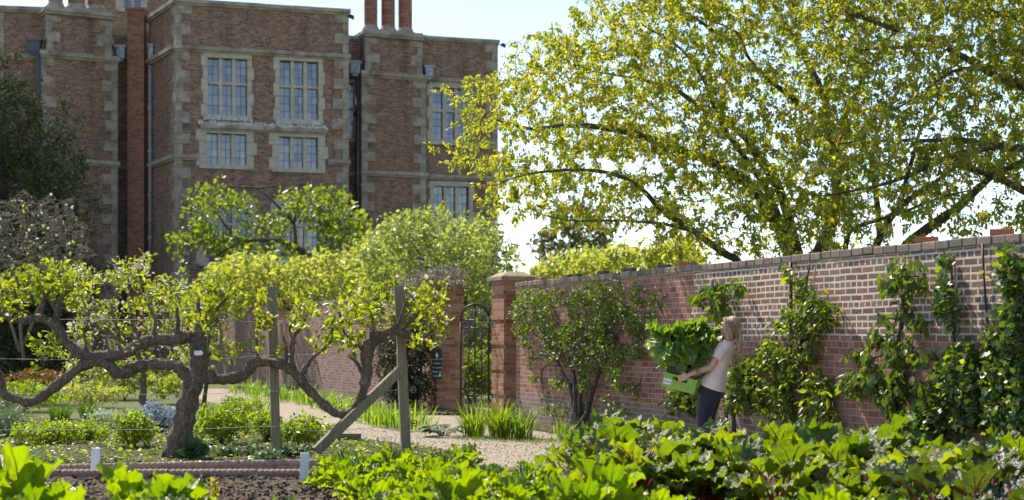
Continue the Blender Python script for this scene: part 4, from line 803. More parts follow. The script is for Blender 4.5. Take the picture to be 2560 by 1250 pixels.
E2 = cv([(280,110,22,30),(350,150,50,45),(400,200,50,60),(400,260,35,30),(470,310,120,55),(540,380,100,70),(480,450,150,80),(300,420,60,50),(260,500,70,50),(400,540,90,40),(420,640,70,60),(180,680,130,80),(120,760,80,60),(330,760,150,90),(460,690,50,50),(150,910,120,50),(280,900,70,60),(210,960,100,40),(250,1070,140,60),(480,930,90,70),(560,950,80,70),(520,850,50,30),(470,1060,90,80),(560,1060,70,70),(640,1160,80,45),(480,1170,60,40)], 2.839, 1860, 640)
wall_plant('espalier_pear', 'tall dense trained pear climbing around the black iron pole on the wall', [([(2002,1110),(2004,1000),(2000,900),(2010,800),(2015,720),(2025,660)], [.04,.036,.03,.024,.016,.008]), ([(2004,960),(1960,940),(1900,950)], [.022,.016,.008]), ([(2003,900),(1950,880),(1900,870)], [.02,.014,.008]), ([(2002,830),(2050,800),(2075,790)], [.018,.014,.008]), ([(1995,1100),(1985,1060),(1955,1042),(1925,1052)], [.022,.022,.02,.018]), ([(2004,990),(2050,1010),(2085,1000)], [.02,.014,.008])], sh(E2), .018, 2200, .072, 'oval', LF_dark, (.06, .24), hang=.8, extra=[(420, .09, 'oval', LF_app, dict(spread=.05, droop=.6))])
E3 = cv([(380,120,35,45),(290,210,60,40),(340,270,50,40),(360,220,40,40),(470,130,45,45),(550,165,30,25),(450,230,50,45),(530,260,50,40),(390,380,45,40),(300,460,80,28),(520,475,80,30),(220,570,50,50),(330,590,70,50),(430,620,45,40),(130,690,80,38),(350,720,60,55),(210,780,45,55),(210,740,60,25),(100,860,90,50),(150,910,90,45),(30,880,40,40),(320,930,90,70),(370,820,60,55),(480,880,80,50),(560,720,80,35),(560,910,50,35),(300,1010,60,40),(240,860,50,40)], 2.604, 2100, 620)
wall_plant('espalier_pear', 'open tiered espalier pear with hanging leaf clusters, right of the black iron pole', [([(2230,1110),(2225,1020),(2240,930),(2250,840),(2258,760),(2250,680),(2248,655)], [.04,.036,.03,.026,.02,.012,.006]), ([(2225,1020),(2200,1000),(2190,960)], [.022,.016,.01]), ([(2245,900),(2190,890),(2150,960)], [.018,.014,.008]), ([(2250,860),(2190,850),(2150,880)], [.018,.012,.006]), ([(2256,800),(2220,795),(2190,800)], [.014,.012,.006]), ([(2256,800),(2320,805),(2335,800)], [.014,.012,.006]), ([(2252,700),(2290,690),(2310,700)], [.012,.01,.006]), ([(2230,950),(2270,960),(2320,965)], [.016,.012,.006]), ([(2250,870),(2300,890),(2340,880)], [.016,.012,.006])], sh(E3), .020, 950, .095, 'oval', LF_dark, (.06, .26), hang=1.3)
E4 = cv([(690,60,28,28),(690,120,45,55),(650,220,35,60),(690,330,65,60),(720,430,55,60),(720,500,45,28),(780,690,110,70),(780,770,130,90),(720,860,150,110),(860,820,60,120),(700,960,170,100),(860,950,100,150),(600,1060,150,80),(480,1110,140,70),(750,1100,190,90),(430,1170,120,50),(880,1080,80,90),(620,1170,180,50),(330,1150,40,40)], 2.604, 2100, 620)
wall_plant('rambling_climber', 'broad dark green climber mounded against the wall with one thin shoot up a cane', [([(2392,1120),(2390,1000),(2388,880),(2384,780),(2380,700),(2375,640)], [.03,.026,.02,.014,.01,.006]), ([(2390,1060),(2440,980),(2430,900)], [.02,.014,.008]), ([(2390,1070),(2320,1040),(2270,1060)], [.02,.014,.008])], sh(E4), .019, 3300, .062, 'lobed', LF_ivy, (.05, .26), hang=.3, extra=[(140, .06, 'lobed', LF_app, dict(spread=.08, droop=0))])
E5 = cv([(1100,60,60,70),(1120,150,55,70),(1110,250,60,80),(1150,350,60,80),(1100,430,70,60),(1000,590,35,45),(1150,480,60,60),(1100,600,100,90),(1120,720,120,110),(1060,800,110,90),(1130,880,120,120),(1070,980,140,110),(1130,1080,120,110),(1050,1150,110,80),(960,560,30,30),(945,855,35,18),(1040,1040,90,90)], 2.604, 2100, 620)
wall_plant('rambling_climber', 'tall bushy climber at the right picture edge with pale shoots at its fringe', [([(2545,1130),(2540,1000),(2542,860),(2538,740),(2535,600)], [.035,.03,.024,.016,.008]), ([(2540,1040),(2500,960),(2470,900)], [.02,.014,.006]), ([(2541,900),(2500,850),(2465,830)], [.016,.012,.005])], sh(E5), .019, 3900, .062, 'lobed', LF_ivy, (.05, .28), hang=.3, extra=[(260, .06, 'lobed', LF_app, dict(spread=.1, droop=0))])
# poles, canes and cable fixed to the wall
def wall_pole(name, pts, r, mat, lab, cat, off=.05):
    g = Geo(); tube(g, smooth_path([W(x, y, off) for x, y in pts], 2), r, 6); tag(obj(name, g, mat, smooth=True), lab, cat)
wall_pole('iron_pole', [(1977, 655), (1977, 880), (1978, 1100)], .022, M_black, 'black iron pole standing against the wall through the dense trained pear', 'pole')
M_cane = plain('bamboo_cane', (.30, .2, .11), .7, .25, 12)
wall_pole('bamboo_cane', [(2038, 668), (2028, 800), (2022, 960)], .010, M_cane, 'brown bamboo cane tied in beside the black pole', 'cane', .12)
wall_pole('bamboo_cane', [(2384, 640), (2390, 760), (2396, 900)], .011, M_cane, 'pale cane holding up the thin shoot of the mounded climber', 'cane', .1)
wall_pole('dark_cable', [(2456, 610), (2463, 740), (2474, 880), (2480, 960)], .011, M_black, 'dark cable running down the bare brick beside the right edge climber', 'cable', .03)
# climber massed on the left pier
cm = [(975,900,35,60),(1000,960,45,50),(1025,850,45,70),(1045,940,28,60),(1035,990,32,25),(1000,985,40,25),(1040,780,42,50),(990,870,30,40),(1050,860,22,60)]
b = P(1040, 1025, 31.5); b[2] = 0; att = np.array([P(x, y, 31.4+.35*RNG.normal()) for x, y in sample_blobs(cm, .022)])
tree('pier_climber', 'dark dense evergreen climber bulging from the wall left of the gate pier', 'climber', b, [limb([(1040,1050),(1035,980),(1020,900),(1030,820),(1070,740)], 31.6, 31.9, .09, .03), limb([(1030,960),(990,920),(975,870)], 31.5, 31.3, .05, .02)], att, M_bark, [(8500, .07, 'oval', leaf_mat('dark_climber_leaf', (.025, .03, .015), (.05, .05, .026), (.07, .06, .035), mix=.25), dict(spread=.08, droop=.5))], None, dict(tip=.004, gain=.01, bow=.05), 'stems', 'foliage')
cm = [(1020,720,40,20),(1070,700,50,22),(1110,690,50,18),(1140,680,28,14),(1090,715,50,18)]
att = np.array([P(x, y, 31.0+.3*RNG.normal()) for x, y in sample_blobs(cm, .04)])
tree('pier_shrub', 'greyish flowering climber spilling over the top of the left gate pier', 'climber', P(1060, 760, 29), [limb([(1040,800),(1050,740),(1080,710),(1130,685)], 28.8, 29, .03, .01), limb([(1045,770),(1020,730),(1000,715)], 28.8, 29, .02, .008)], att, M_palebark, [(2000, .06, 'oval', leaf_mat('grey_leaf', (.13, .12, .09), (.24, .21, .17), (.35, .28, .28), tr=(1, 1, .8), mix=.3), dict(spread=.07, droop=.2))], None, dict(tip=.003, gain=.01), 'stems', 'foliage')
# ------------------------------------------------------------------ garden plants
def blade_mesh(g, base, dirv, L, wd, bend, n=5, m=0, fold=.25):
    """One strap leaf rising from base, arching over."""
    t = np.linspace(0, 1, n+1); d = unit(np.array([dirv[0], dirv[1], 0])); s = np.array([-d[1], d[0], 0])
    p = base+np.outer(L*t*(1-.35*bend*t), [0, 0, 1.])+np.outer(L*bend*t**1.8*.75, d); p[:, 2] -= L*max(0, bend-.5)*t**4*.5
    w_ = wd*np.minimum(1, .5+2.5*t)*np.clip(1.02-t**2.5, 0, 1); up = np.array([0, 0, .0])
    l = p-np.outer(w_, s)+np.outer(w_*fold, -d); r = p+np.outer(w_, s)+np.outer(w_*fold, -d)
    v = np.stack([l, p, r], 1).reshape(-1, 3); q = []
    for i in range(n): q += [[i*3, i*3+1, i*3+4, i*3+3], [i*3+1, i*3+2, i*3+5, i*3+4]]
    g.add(v, q, m)
def tuft(g, c, n, h, spread, wd, bend, seg=4, rad=.08, lean=None):
    for i in range(n):
        a = RNG.random()*2*math.pi; r = rad*math.sqrt(RNG.random()); b = np.asarray(c, float)+np.array([r*math.cos(a), r*math.sin(a), 0]); a += RNG.normal()*.6
        d = np.array([math.cos(a), math.sin(a), 0]);
        if lean is not None: d = d*.6+np.asarray(lean)
        blade_mesh(g, b, d, h*(.65+.5*RNG.random()), wd*(.7+.5*RNG.random()), bend*(.3+1.1*RNG.random()), seg)
LF_grass = leaf_mat('grass_blade', (.05, .10, .015), (.09, .16, .02), (.16, .2, .05), mix=.45)
LF_lily = leaf_mat('daylily_blade', (.13, .19, .025), (.2, .26, .03), (.26, .28, .06), tr=(1.4, 1.6, .4), mix=.55)
LF_iris = leaf_mat('iris_blade', (.07, .13, .03), (.13, .2, .035), (.22, .27, .07), tr=(1.9, 2.1, .35), mix=.5)
LF_sage = leaf_mat('grey_green_leaf', (.10, .14, .08), (.17, .22, .13), (.24, .28, .18), tr=(1.1, 1.3, .7), mix=.3)
LF_hosta = leaf_mat('hosta_leaf', (.05, .10, .04), (.08, .14, .05), mix=.35)
LF_euph = leaf_mat('euphorbia_bract', (.17, .24, .02), (.25, .32, .03), (.3, .34, .05), tr=(1.4, 1.6, .3), mix=.5)
LF_blue = leaf_mat('pale_blue_flower', (.5, .53, .62), (.66, .7, .8), tr=(1, 1, 1), mix=.3)
LF_bush = leaf_mat('gooseberry_leaf', (.12, .18, .025), (.19, .25, .03), (.24, .28, .05), tr=(1.9, 2.1, .35), mix=.5)
def simple(name, g, mat, lab, cat, group=None): return tag(obj(name, g, mat, smooth=True), lab, cat, group)

def shrub(px, py, w_, h_, lab, mat=LF_bush, n=1500, size=.05, cat='shrub', name='fruit_bush', group='small leafy bushes in the apple bed', kind='oval', dens=1.0, flowers=None, wood=M_bark):
    """A low bush: base on the ground at photo pixel (px,py); crown w_ x h_ metres."""
    b = PG(px, py); na = int(70*dens*w_*h_/.4)+20; u = RNG.normal(size=(na, 3)); u = unit(u)*(RNG.random((na, 1))**.4)
    att = b+u*np.array([w_/2, w_/2, h_*.42])+np.array([0, 0, h_*.58]); att[:, 2] = att[:, 2].clip(.06)
    L = []
    for i in range(4):
        a = RNG.random()*6.28; e = b+np.array([math.cos(a)*w_*.3, math.sin(a)*w_*.3, h_*.6]); L.append(([b+np.array([0, 0, -.03]), b*.6+e*.4+np.array([0, 0, .02]), e], [.016, .013, .007]))
    ly = [(n, size, kind, mat, dict(spread=.035, droop=.0, upn=.9))]
    if flowers: ly.append(flowers)
    return tree(name, lab, cat, b, L, att, wood, ly, group, dict(tip=.002, gain=.008, bow=.05, limb_sides=6), 'branches', 'foliage')
shrub(331, 1128, .66, .50, 'rounded leafy bush on a short forked stem left of the old apple trunk', n=1700)
shrub(748, 1130, .62, .46, 'rounded leafy bush on a short stem just right of the left wooden post', n=1700, dens=1.2)
shrub(560, 1120, .80, .58, 'tall leafy bush between the apple trunk and the left wooden post', n=2200, dens=1.2)
shrub(660, 1112, .62, .50, 'dense leafy bush directly behind the left wooden post', n=1500)
shrub(120, 1118, .95, .34, 'low spreading yellow-green bush in the bed at far left', n=1900, dens=1.3)
shrub(225, 1108, .55, .30, 'low spreading bush between the far left bush and the forked one', n=900)
shrub(612, 1062, 1.0, .52, 'bright yellow-green euphorbia mound behind the bushes', LF_euph, 2200, .06, 'plant', 'euphorbia', None, 'narrow', 1.2)
shrub(20, 1100, .5, .42, 'feathery blue-green mound at the left picture edge', LF_sage, 1800, .05, 'plant', 'lavender', None, 'needle', 1.6)
for i, (px, py, w_, lab) in enumerate(((575, 1150, .45, 'grey-green low plant just right of the apple trunk foot'), (640, 1148, .5, 'grey-green low plant midway between trunk and post'), (668, 1158, .35, 'small grey-green plant at the foot of the left post'), (735, 1150, .3, 'small grey-green plant right of the left post foot'))):
    shrub(px, py, w_, .13, lab, LF_sage, 420, .06, 'plant', 'low_plant', 'grey-green low plants beside the edging', 'oval')
shrub(482, 1158, .22, .22, 'dark broad-leafed weed against the foot of the apple trunk', LF_hosta, 70, .11, 'plant', 'weed', None, 'round')
shrub(385, 1075, .95, .40, 'pale blue-white flowering clump behind the apple trunk', LF_sage, 900, .045, 'flowers', 'flower_clump', None, 'narrow', 1.3, (900, .05, 'lobed', LF_blue, dict(spread=.05, droop=-.3, tmin=.8)))
shrub(255, 1060, .7, .22, 'low haze of tiny blue forget-me-nots behind the bushes', LF_bush, 500, .035, 'flowers', 'flower_clump', None, 'oval', 1.3, (420, .03, 'lobed', LF_blue, dict(spread=.04, droop=-.3, tmin=.8)))
shrub(90, 1012, 2.4, .75, 'low coppery-leafed hedge clump at the left, beyond the bed', LF_red, 4200, .075, 'hedge', 'low_hedge', None, 'oval', .8)
shrub(60, 1030, 1.9, .6, 'pale yellow-green hedge clump in front of the coppery one', LF_bush, 2600, .07, 'hedge', 'low_hedge', None, 'oval', .8)
shrub(230, 1020, 1.6, .55, 'mixed yellow and coppery low bush behind the grass tufts', LF_yel, 1900, .07, 'shrub', 'low_bush', None)
shrub(310, 1000, 1.5, .9, 'shadowed green bush behind the slender apple tree', LF_grn, 2000, .08, 'shrub', 'low_bush', None)
shrub(440, 1010, 1.3, .75, 'leafy bush behind the flowering clump', LF_grn, 1600, .08, 'shrub', 'low_bush', None)
shrub(20, 1040, 1.2, .42, 'pale silvery plant clump by the left picture edge', LF_sage, 1500, .06, 'plant', 'low_bush', None, 'narrow')
b = PG(60, 960); L = [([b, b+np.array([0, 0, 1.5]), b+np.array([.2, 0, 2.6])], [.08, .06, .02]), ([b, b+np.array([.6, 0, 1.2]), b+np.array([1.0, 0, 2.2])], [.06, .04, .02]), ([b, b+np.array([-.6, 0, 1.2]), b+np.array([-1.2, 0, 2.2])], [.06, .04, .02])]
u = RNG.random((420, 3))*2-1; att = b+u*np.array([1.5, .7, 1.4])+np.array([0, 0, 1.45])
tree('yew_hedge', 'dark clipped hedge block seen beneath the left arm of the apple', 'hedge', b, L, att, M_bark, [(9000, .12, 'needle', LF_yew, dict(spread=.12, droop=.1, wide=2.0)), (2200, .1, 'oval', LF_yew, dict(spread=.12))], None, dict(tip=.004, gain=.01), 'stems', 'foliage')
# tufts
for px, py, n, h, lab, mat in ((150, 1056, 230, .44, 'lush grass tuft, left one of two side by side', LF_grass), (222, 1052, 220, .46, 'lush grass tuft, right one of two side by side', LF_grass), (25, 1062, 160, .42, 'pale wispy grass clump at the left edge', LF_sage)):
    g = Geo(); tuft(g, PG(px, py), n, h, .3, .006, .7, 5, .16); simple('grass_tuft', g, mat, lab, 'grass tuft', 'ornamental grass tufts')
g = Geo(); c = PG(122, 1092)
for k in range(12): a = k*.52+RNG.normal()*.2; blade_mesh(g, c, (math.cos(a), math.sin(a)), .30, .035, .55, 5)
simple('lily_plant', g, LF_euph, 'yellow-green star-shaped rosette of pointed leaves at left', 'plant')
t = empty('red_tulip', PG(406, 1098), 0, 'dark red tulip drooping beside the apple trunk', 'flower'); c = PG(406, 1098)
g = Geo(); tube(g, [c, c+np.array([.01, 0, .06]), c+np.array([0, 0, .11])], .004, 5); blade_mesh(g, c, (1, .2), .14, .012, .5); blade_mesh(g, c, (-1, .2), .13, .012, .6); obj('stem', g, LF_grass, t)
g = Geo()
for k in range(6): a = k*1.05; blade_mesh(g, c+np.array([0, 0, .10]), (math.cos(a), math.sin(a)), .055, .02, .35, 4)
obj('petal', g, plain('tulip_red', (.32, .012, .015), .5, .2, 20), t, True)
# iris swathe along the left wall, one clump after another
ir = [(705, 1000), (745, 1006), (785, 1012), (822, 1020), (850, 1030), (880, 1042), (915, 1050), (945, 1058), (975, 1066), (1005, 1070), (1035, 1076), (660, 992), (620, 985)]
nm = ['the third clump', ]
irl = ['iris clump behind the lower right arm of the apple, first beyond the bush', 'iris clump directly under the low bend of the right apple arm', 'iris clump left of the diagonal brace under the apple arm', 'iris clump where the brace meets the low apple arm', 'iris clump just right of the middle of the brace', 'iris clump above the upper half of the brace', 'iris clump left of the end post at the path edge', 'iris clump half hidden by the end post', 'iris clump immediately right of the end post', 'darker iris clump below the ivy-like climber', 'last iris clump before the gate pier', 'far iris clump behind the left wooden post', 'farthest iris clump against the pink wall']
for (px, py), lab in zip(ir, irl):
    g = Geo(); c = PG(px, py); k = c[1]/24; tuft(g, c, 48, .50, .2, .017, .75, 5, .38*k**.5, lean=(.35, -.25, 0)); simple('iris_clump', g, LF_iris, lab, 'iris clump', 'iris clumps along the left wall')
for px, py, n, h, lab, m in ((1185, 1092, 120, .62, 'bright yellow-green daylily clump in front of the gate', LF_lily), (1248, 1096, 140, .66, 'bright daylily clump at the foot of the right gate pier', LF_lily), (1302, 1098, 80, .6, 'bluer strappy clump between the daylilies and the fan-trained tree', LF_iris), (1412, 1098, 46, .40, 'small strappy clump at the foot of the fan-trained tree', LF_iris), (1668, 1104, 60, .52, 'tall grassy clump in the wall bed behind the crates', LF_lily), (1835, 1128, 60, .46, 'grassy clump in the wall bed behind the woman', LF_lily), (1700, 1118, 40, .4, 'smaller grassy clump beside the tall one in the wall bed', LF_iris)):
    g = Geo(); tuft(g, PG(px, py), n, h, .25, .011, .75, 6, .17); simple('strappy_clump', g, m, lab, 'leafy clump', 'strap-leaved clumps along the wall bed')
g = Geo(); c = PG(1108, 1092)
for k in range(34):
    a = RNG.random()*6.28; p0 = c+np.array([math.cos(a)*.05, math.sin(a)*.05, .02]); d = np.array([[math.cos(a), math.sin(a), .55+.6*RNG.random()]]); L = .12+.14*RNG.random(); p1 = p0+unit(d[0])*L; tube(g, [p0, p1], .005, 4); leaves(g, p1[None], np.array([[math.cos(a), math.sin(a), -.25]]), np.array([[0, 0, 1.]]), .16, 'round')
simple('hosta', g, LF_hosta, 'dark broad-leaved hosta below the left gate pier', 'plant')
# planting glimpsed through the gate
LF_gate = leaf_mat('gate_garden_leaf', (.12, .17, .02), (.2, .24, .03), (.24, .22, .04), mix=.5)
for px, Z, w_, h_, lab, fl in ((1180, 33.5, 1.5, 1.3, 'sunlit bush seen through the left half of the gate', None), (1235, 35.5, 1.6, 1.9, 'taller sunlit bush with orange flowers seen through the gate', (160, .09, 'round', leaf_mat('orange_flower', (.6, .16, .06), (.7, .3, .12), tr=(1, 1, 1), mix=.3), dict(spread=.08)))):
    py = HY+F*H/Z; shrub(px, py, w_, h_, lab, LF_gate, 3200, .085, 'shrub', 'flowering_shrub', None, 'oval', .6, fl)

# low weeds and grass: nobody could count these
g = Geo(); pts = []
A_ = np.asarray(BED_A)
while len(pts) < 1500:
    q = np.array([-9+9*RNG.random(), 16.5+10.5*RNG.random()]);
    if in_poly(q[:1], q[1:], A_)[0] and (RNG.random() < .25+.75*((q[1] < 19.5) or (q[0] > -2.2))): pts.append(q)
for q in pts: tuft(g, (q[0], q[1], .03), 5, .06+.05*RNG.random(), .05, .0045, .9, 2, .07)
simple('grass', g, LF_grass, None, None)['kind'] = 'stuff'
g = Geo(); n = 5200; q = np.stack([-9+9*RNG.random(n), 16.5+9*RNG.random(n)], 1); q = q[in_poly(q[:, 0], q[:, 1], A_)]; n = len(q)
leaves(g, np.hstack([q, .04+.05*RNG.random((n, 1))]), RNG.normal(size=(n, 3))*np.array([1, 1, .3]), RNG.normal(size=(n, 3))*.4+np.array([0, 0, 1]), .035+.03*RNG.random(n), 'round'); o = obj('ground_cover', g, LF_bush, smooth=True); o['kind'] = 'stuff'
g = Geo(); ed = []
for (xa, ya), (xb, yb), k in (((850, 1118), (1130, 1152), 200), ((1020, 1158), (1130, 1150), 130), ((880, 1112), (1000, 1150), 150), ((1300, 1102), (1420, 1108), 120), ((1140, 1098), (1330, 1104), 130)):
    for i in range(k):
        t_ = RNG.random(); c = PG(xa+(xb-xa)*t_, ya+(yb-ya)*t_+RNG.normal()*3); tuft(g, c, 4, .05+.05*RNG.random(), .05, .004, .9, 2, .06)
o = obj('verge_grass', g, LF_grass, smooth=True); o['kind'] = 'stuff'; o.name = 'edge_grass'
g = Geo()                                                          # clods and straw on the dug soil
n = 2600; q = np.stack([-4.2+7*RNG.random(n), 12.5+2.95*RNG.random(n)], 1)
for x, y in q:
    s = .006+.02*RNG.random()**2; box(g, (x, y, .075+s*.3), (s*2, s*1.6, s*1.2), rz(RNG.random()*6) @ rx(RNG.normal()*.6), 0, .5)
o = obj('soil_clods', g, M_soil); o['kind'] = 'stuff'
g = Geo(); n = 5200; q = np.stack([-4.2+6.4*RNG.random(n), 15.5+9.5*RNG.random(n)], 1)
for x, y in q:
    s = .005+.007*RNG.random(); box(g, (x, y, .006+s*.3), (s*2, s*1.7, s), rz(RNG.random()*6) @ rx(RNG.normal()*.4), 0, .6)
o = obj('gravel', g, plain('gravel_stone', (.42, .35, .27), .9, .45, 3)); o['kind'] = 'stuff'

# ---- chard and rhubarb -----------------------------------------------------------------------
def big_leaf(g, base, az, elev, stalk, L, Wd, ruffle, droop, cup=.15, seg=(7, 8), lobes=0.0, stalk_r=.009, m_leaf=0, m_stalk=1, twist=0.0, heart=.0):
    """A stalked ruffled leaf: stalk rises at elev, blade continues and arches over by droop; edges waver."""
    ns, nw = seg; d = np.array([math.cos(az), math.sin(az), 0]); s0 = np.array([-d[1], d[0], 0]); n = 7
    tt = np.linspace(0, 1, n); ang = elev-droop*.25*tt; st = [np.asarray(base, float)]
    for a in ang[1:]: st.append(st[-1]+(d*math.cos(a)+np.array([0, 0, 1])*math.sin(a))*stalk/(n-1))
    a0 = ang[-1]; T = np.linspace(0, 1, 33); an = a0-droop*T**1.2; stp = d[None]*np.cos(an)[:, None]+np.array([0, 0, 1])*np.sin(an)[:, None]
    mid = st[-1]+np.vstack([np.zeros(3), np.cumsum((stp[1:]+stp[:-1])*.5, 0)])*L/32
    stm = np.vstack([st, mid[3:26:3]]); tube(g, stm, np.linspace(stalk_r, stalk_r*.25, len(stm)), 6, m_stalk)
    nor = d[None]*-np.sin(an)[:, None]+np.array([0, 0, 1])*np.cos(an)[:, None]; ip = lambda A, y: np.stack([np.interp(y, T, A[:, k]) for k in range(3)], -1)
    nr, nt = ns, nw; th = np.linspace(0, 2*math.pi, nt, endpoint=False); ph = RNG.random(8)*6.28; at = np.minimum(th, 2*math.pi-th)
    wav = 1+lobes*(np.sin(7*th+ph[0])+.8*np.sin(12*th+ph[1])+.5*np.sin(21*th+ph[2]))
    ex = .5*Wd*np.sin(th)*wav*(1+.18*np.cos(th)*heart); ey = (.5-.5*np.cos(th))*(1+.5*(wav-1))-heart*.20*np.exp(-((at-.75)/.4)**2)
    R_ = np.linspace(0, 1, nr+1)[1:]**.8; c0 = np.array([0, .38])
    X = R_[:, None]*ex[None]; Y = c0[1]+R_[:, None]*(ey[None]-c0[1])
    A_ = ruffle*Wd*(R_[:, None]**3)*(np.sin(6*th+ph[3])+.8*np.sin(11*th+ph[4])+.55*np.sin(19*th+ph[5]))[None]
    off = A_+cup*X**2/Wd*2-.018*Wd*np.cos(at*7)[None]*R_[:, None]+.03*Wd*np.sin(X/Wd*22+ph[6])*np.sin(Y*17+ph[7])
    X = np.append(X.ravel(), 0.0); Y = np.append(Y.ravel(), c0[1]); off = np.append(off.ravel(), 0.0)
    pos = ip(mid, Y.clip(0, 1))+np.minimum(Y, 0)[:, None]*L*stp[0]+np.maximum(Y-1, 0)[:, None]*L*stp[-1]+s0*X[:, None]+ip(nor, Y.clip(0, 1))*off[:, None]
    i = np.arange(nr-1)[:, None]*nt; j = np.arange(nt)[None]; k = (j+1) % nt; q = np.stack([i+j, i+nt+j, i+nt+k, i+k], -1).reshape(-1, 4); ce = nr*nt
    g.add2(pos, [[ce, a_, (a_+1) % nt] for a_ in range(nt)], q, m_leaf)
    if heart:
        for sx in (1, -1):
            for te in (1.0, 1.9):
                e = int((te if sx > 0 else 2*math.pi-te)/(2*math.pi)*nt) % nt; pp = np.array([st[-1]*(1-f)+pos[(nr-2)*nt+e]*f for f in (0, .25, .5, .75, 1.0)]); cc = pos[(nr//2)*nt+e]; pp[2] = cc*.6+pp[2]*.4
                tube(g, pp, [stalk_r*.45, stalk_r*.36, stalk_r*.28, stalk_r*.2, .001], 4, m_stalk, caps=False)
LF_chard = leaf_mat('chard_leaf', (.09, .15, .016), (.17, .23, .02), (.26, .29, .026), tr=(2.1, 2.2, .22), mix=.52, rough=.3, spec=.7, wrinkle=1.0, wscale=32)
M_chst = leaf_mat('chard_stalk', (.32, .36, .13), (.42, .45, .2), tr=(1.1, 1.1, .6), mix=.25, rough=.35)
LF_rhu = leaf_mat('rhubarb_leaf', (.055, .10, .022), (.10, .15, .028), (.18, .21, .03), tr=(2.4, 2.4, .28), mix=.48, rough=.36, spec=.55, wrinkle=1.0, wscale=30)
M_rhst = plain('rhubarb_stalk', (.30, .05, .035), .35, .45, 9)
def plant_empty(name, lab, cat, group): return empty(name, (0, 0, 0), 0, lab, cat, group)
def make_chard(h, n, seed, wide=.16, L=.3, up=1.15, spread=.3):
    rr_ = random.Random(seed); r = empty('chard', (0, 0, -50)); blades = Geo(); st = Geo()
    for i in range(n):
        f = i/max(1, n-1); az = i*2.4+rr_.random()*.5; el = up+.32*(1-f)-(.6*f*spread*2)+rr_.uniform(-.1, .1); q = rr_.uniform(.8, 1.15)
        b = (math.cos(az)*.03, math.sin(az)*.03, 0); big_leaf(blades, b, az, min(1.5, el), h*(.34+.1*rr_.random())*q, L*q*(.85+.25*(1-f)), wide*q, .07+.05*rr_.random(), .35+1.0*f*rr_.random()+.25*rr_.random(), .5, (10, 44), .022, .011)
    o1 = obj('leaves', blades, [LF_chard, M_chst], r, True); o1.name = 'foliage'; o1.matrix_parent_inverse = Matrix(); o1.location = (0, 0, 0); return r
def make_rhubarb(n, seed, h=.42, L=.36, wide=.40, mat=None, name='rhubarb', sr=.013, hh=1.0):
    rr_ = random.Random(seed); r = empty(name, (0, 0, -50)); bl = Geo()
    for i in range(n):
        f = i/max(1, n-1); az = i*2.4+rr_.random()*.6; q = rr_.uniform(.7, 1.15); b = (math.cos(az)*.05, math.sin(az)*.05, 0)
        big_leaf(bl, b, az, 1.35-.75*f+rr_.uniform(-.15, .1), h*q*(1-.15*f), L*q, wide*q, .05+.03*rr_.random(), .7+.9*rr_.random(), .4, (10, 46), .024, sr, heart=hh)
    o1 = obj('foliage', bl, [mat or LF_rhu, M_rhst], r, True); o1.matrix_parent_inverse = Matrix(); o1.location = (0, 0, 0); return r
def planter(protos, spots, default_group):
    used = set()
    for (X, Y, lab, k, s) in spots:
        p = protos[k]; o = p if k not in used else copy_tree(p); used.add(k)
        o.location = (X, Y, .04); o.rotation_euler = (0, 0, RNG.random()*6.28); o.scale = (s, s, s)
        gl = lab if isinstance(lab, tuple) else (lab, default_group); o['label'] = gl[0]; o['group'] = gl[1]; o['category'] = 'rhubarb' if p.name.startswith('rhubarb') else 'chard'
    for k, p in enumerate(protos):
        if k not in used:
            for ch in list(p.children): bpy.data.objects.remove(ch)
            bpy.data.objects.remove(p)
def xz(px, Z): return (px-HX)/F*Z
CH = [make_chard(.36, 22, 10+i, .145, .20, 1.2, .42) for i in range(4)]+[make_chard(.60, 17, 20+i, .17, .29, 1.38, .2) for i in range(3)]
sp = []
# single plants one can point to
for px, Z, lab, k, s in ((62, 10.7, 'large chard with broad glowing leaves at the far left foreground', 4, 1.22), (112, 10.2, 'chard leaning behind the large far left one', 1, 1.2), (338, 10.3, 'upright chard with one tall pointed leaf right of the left marker', 5, 1.08), (405, 9.9, 'darker chard between the pointed one and the flowering spike', 6, 1.0), (462, 10.0, 'bushy upright chard below the nearer rope edging', 4, .98), (612, 9.4, 'chard with two lone leaves rising at the bottom edge', 5, .72), (230, 9.5, 'low chard at the bottom edge beneath the left marker', 0, .8), (185, 10.0, 'low dark chard between the far left chards and the pointed one', 6, .62), (268, 9.8, 'low chard directly left of the pointed one', 3, 1.0), (520, 9.6, 'low chard right below the yellow flower spike', 2, 1.1), (430, 9.3, 'low chard at the bottom edge between the darker and the bushy upright ones', 5, .85), (150, 9.3, 'low chard at the bottom edge, second from the left corner', 4, .9), (370, 9.2, 'low chard at the bottom edge in front of the darker one', 6, .85), (560, 9.2, 'low chard at the bottom edge left of the one with two lone leaves', 4, .74), (690, 9.2, 'low chard at the bottom edge in front of the bare soil', 0, 1.25), (8, 9.6, 'chard cut by the lower left corner of the picture', 2, .9),
                         (850, 14.5, 'chard with pale fan of stalks beside the middle marker', 0, 1.0), (1168, 15.1, 'tall chard beside the nearly hidden marker', 5, .72), (1520, 10.4, 'tall bolting chard rising above its neighbours in front of the rhubarb', 6, 1.15), (1330, 14.4, 'chard at the edge of the gravel, last before the rhubarb', 3, .75), (812, 14.2, 'chard touching the middle white marker', 1, .7)):
    sp.append((xz(px, Z), Z, lab, k, s))
GL = ('ruffled green chard in the middle of the bed, between the middle marker and the rhubarb', 'chard plants in the middle of the bed')
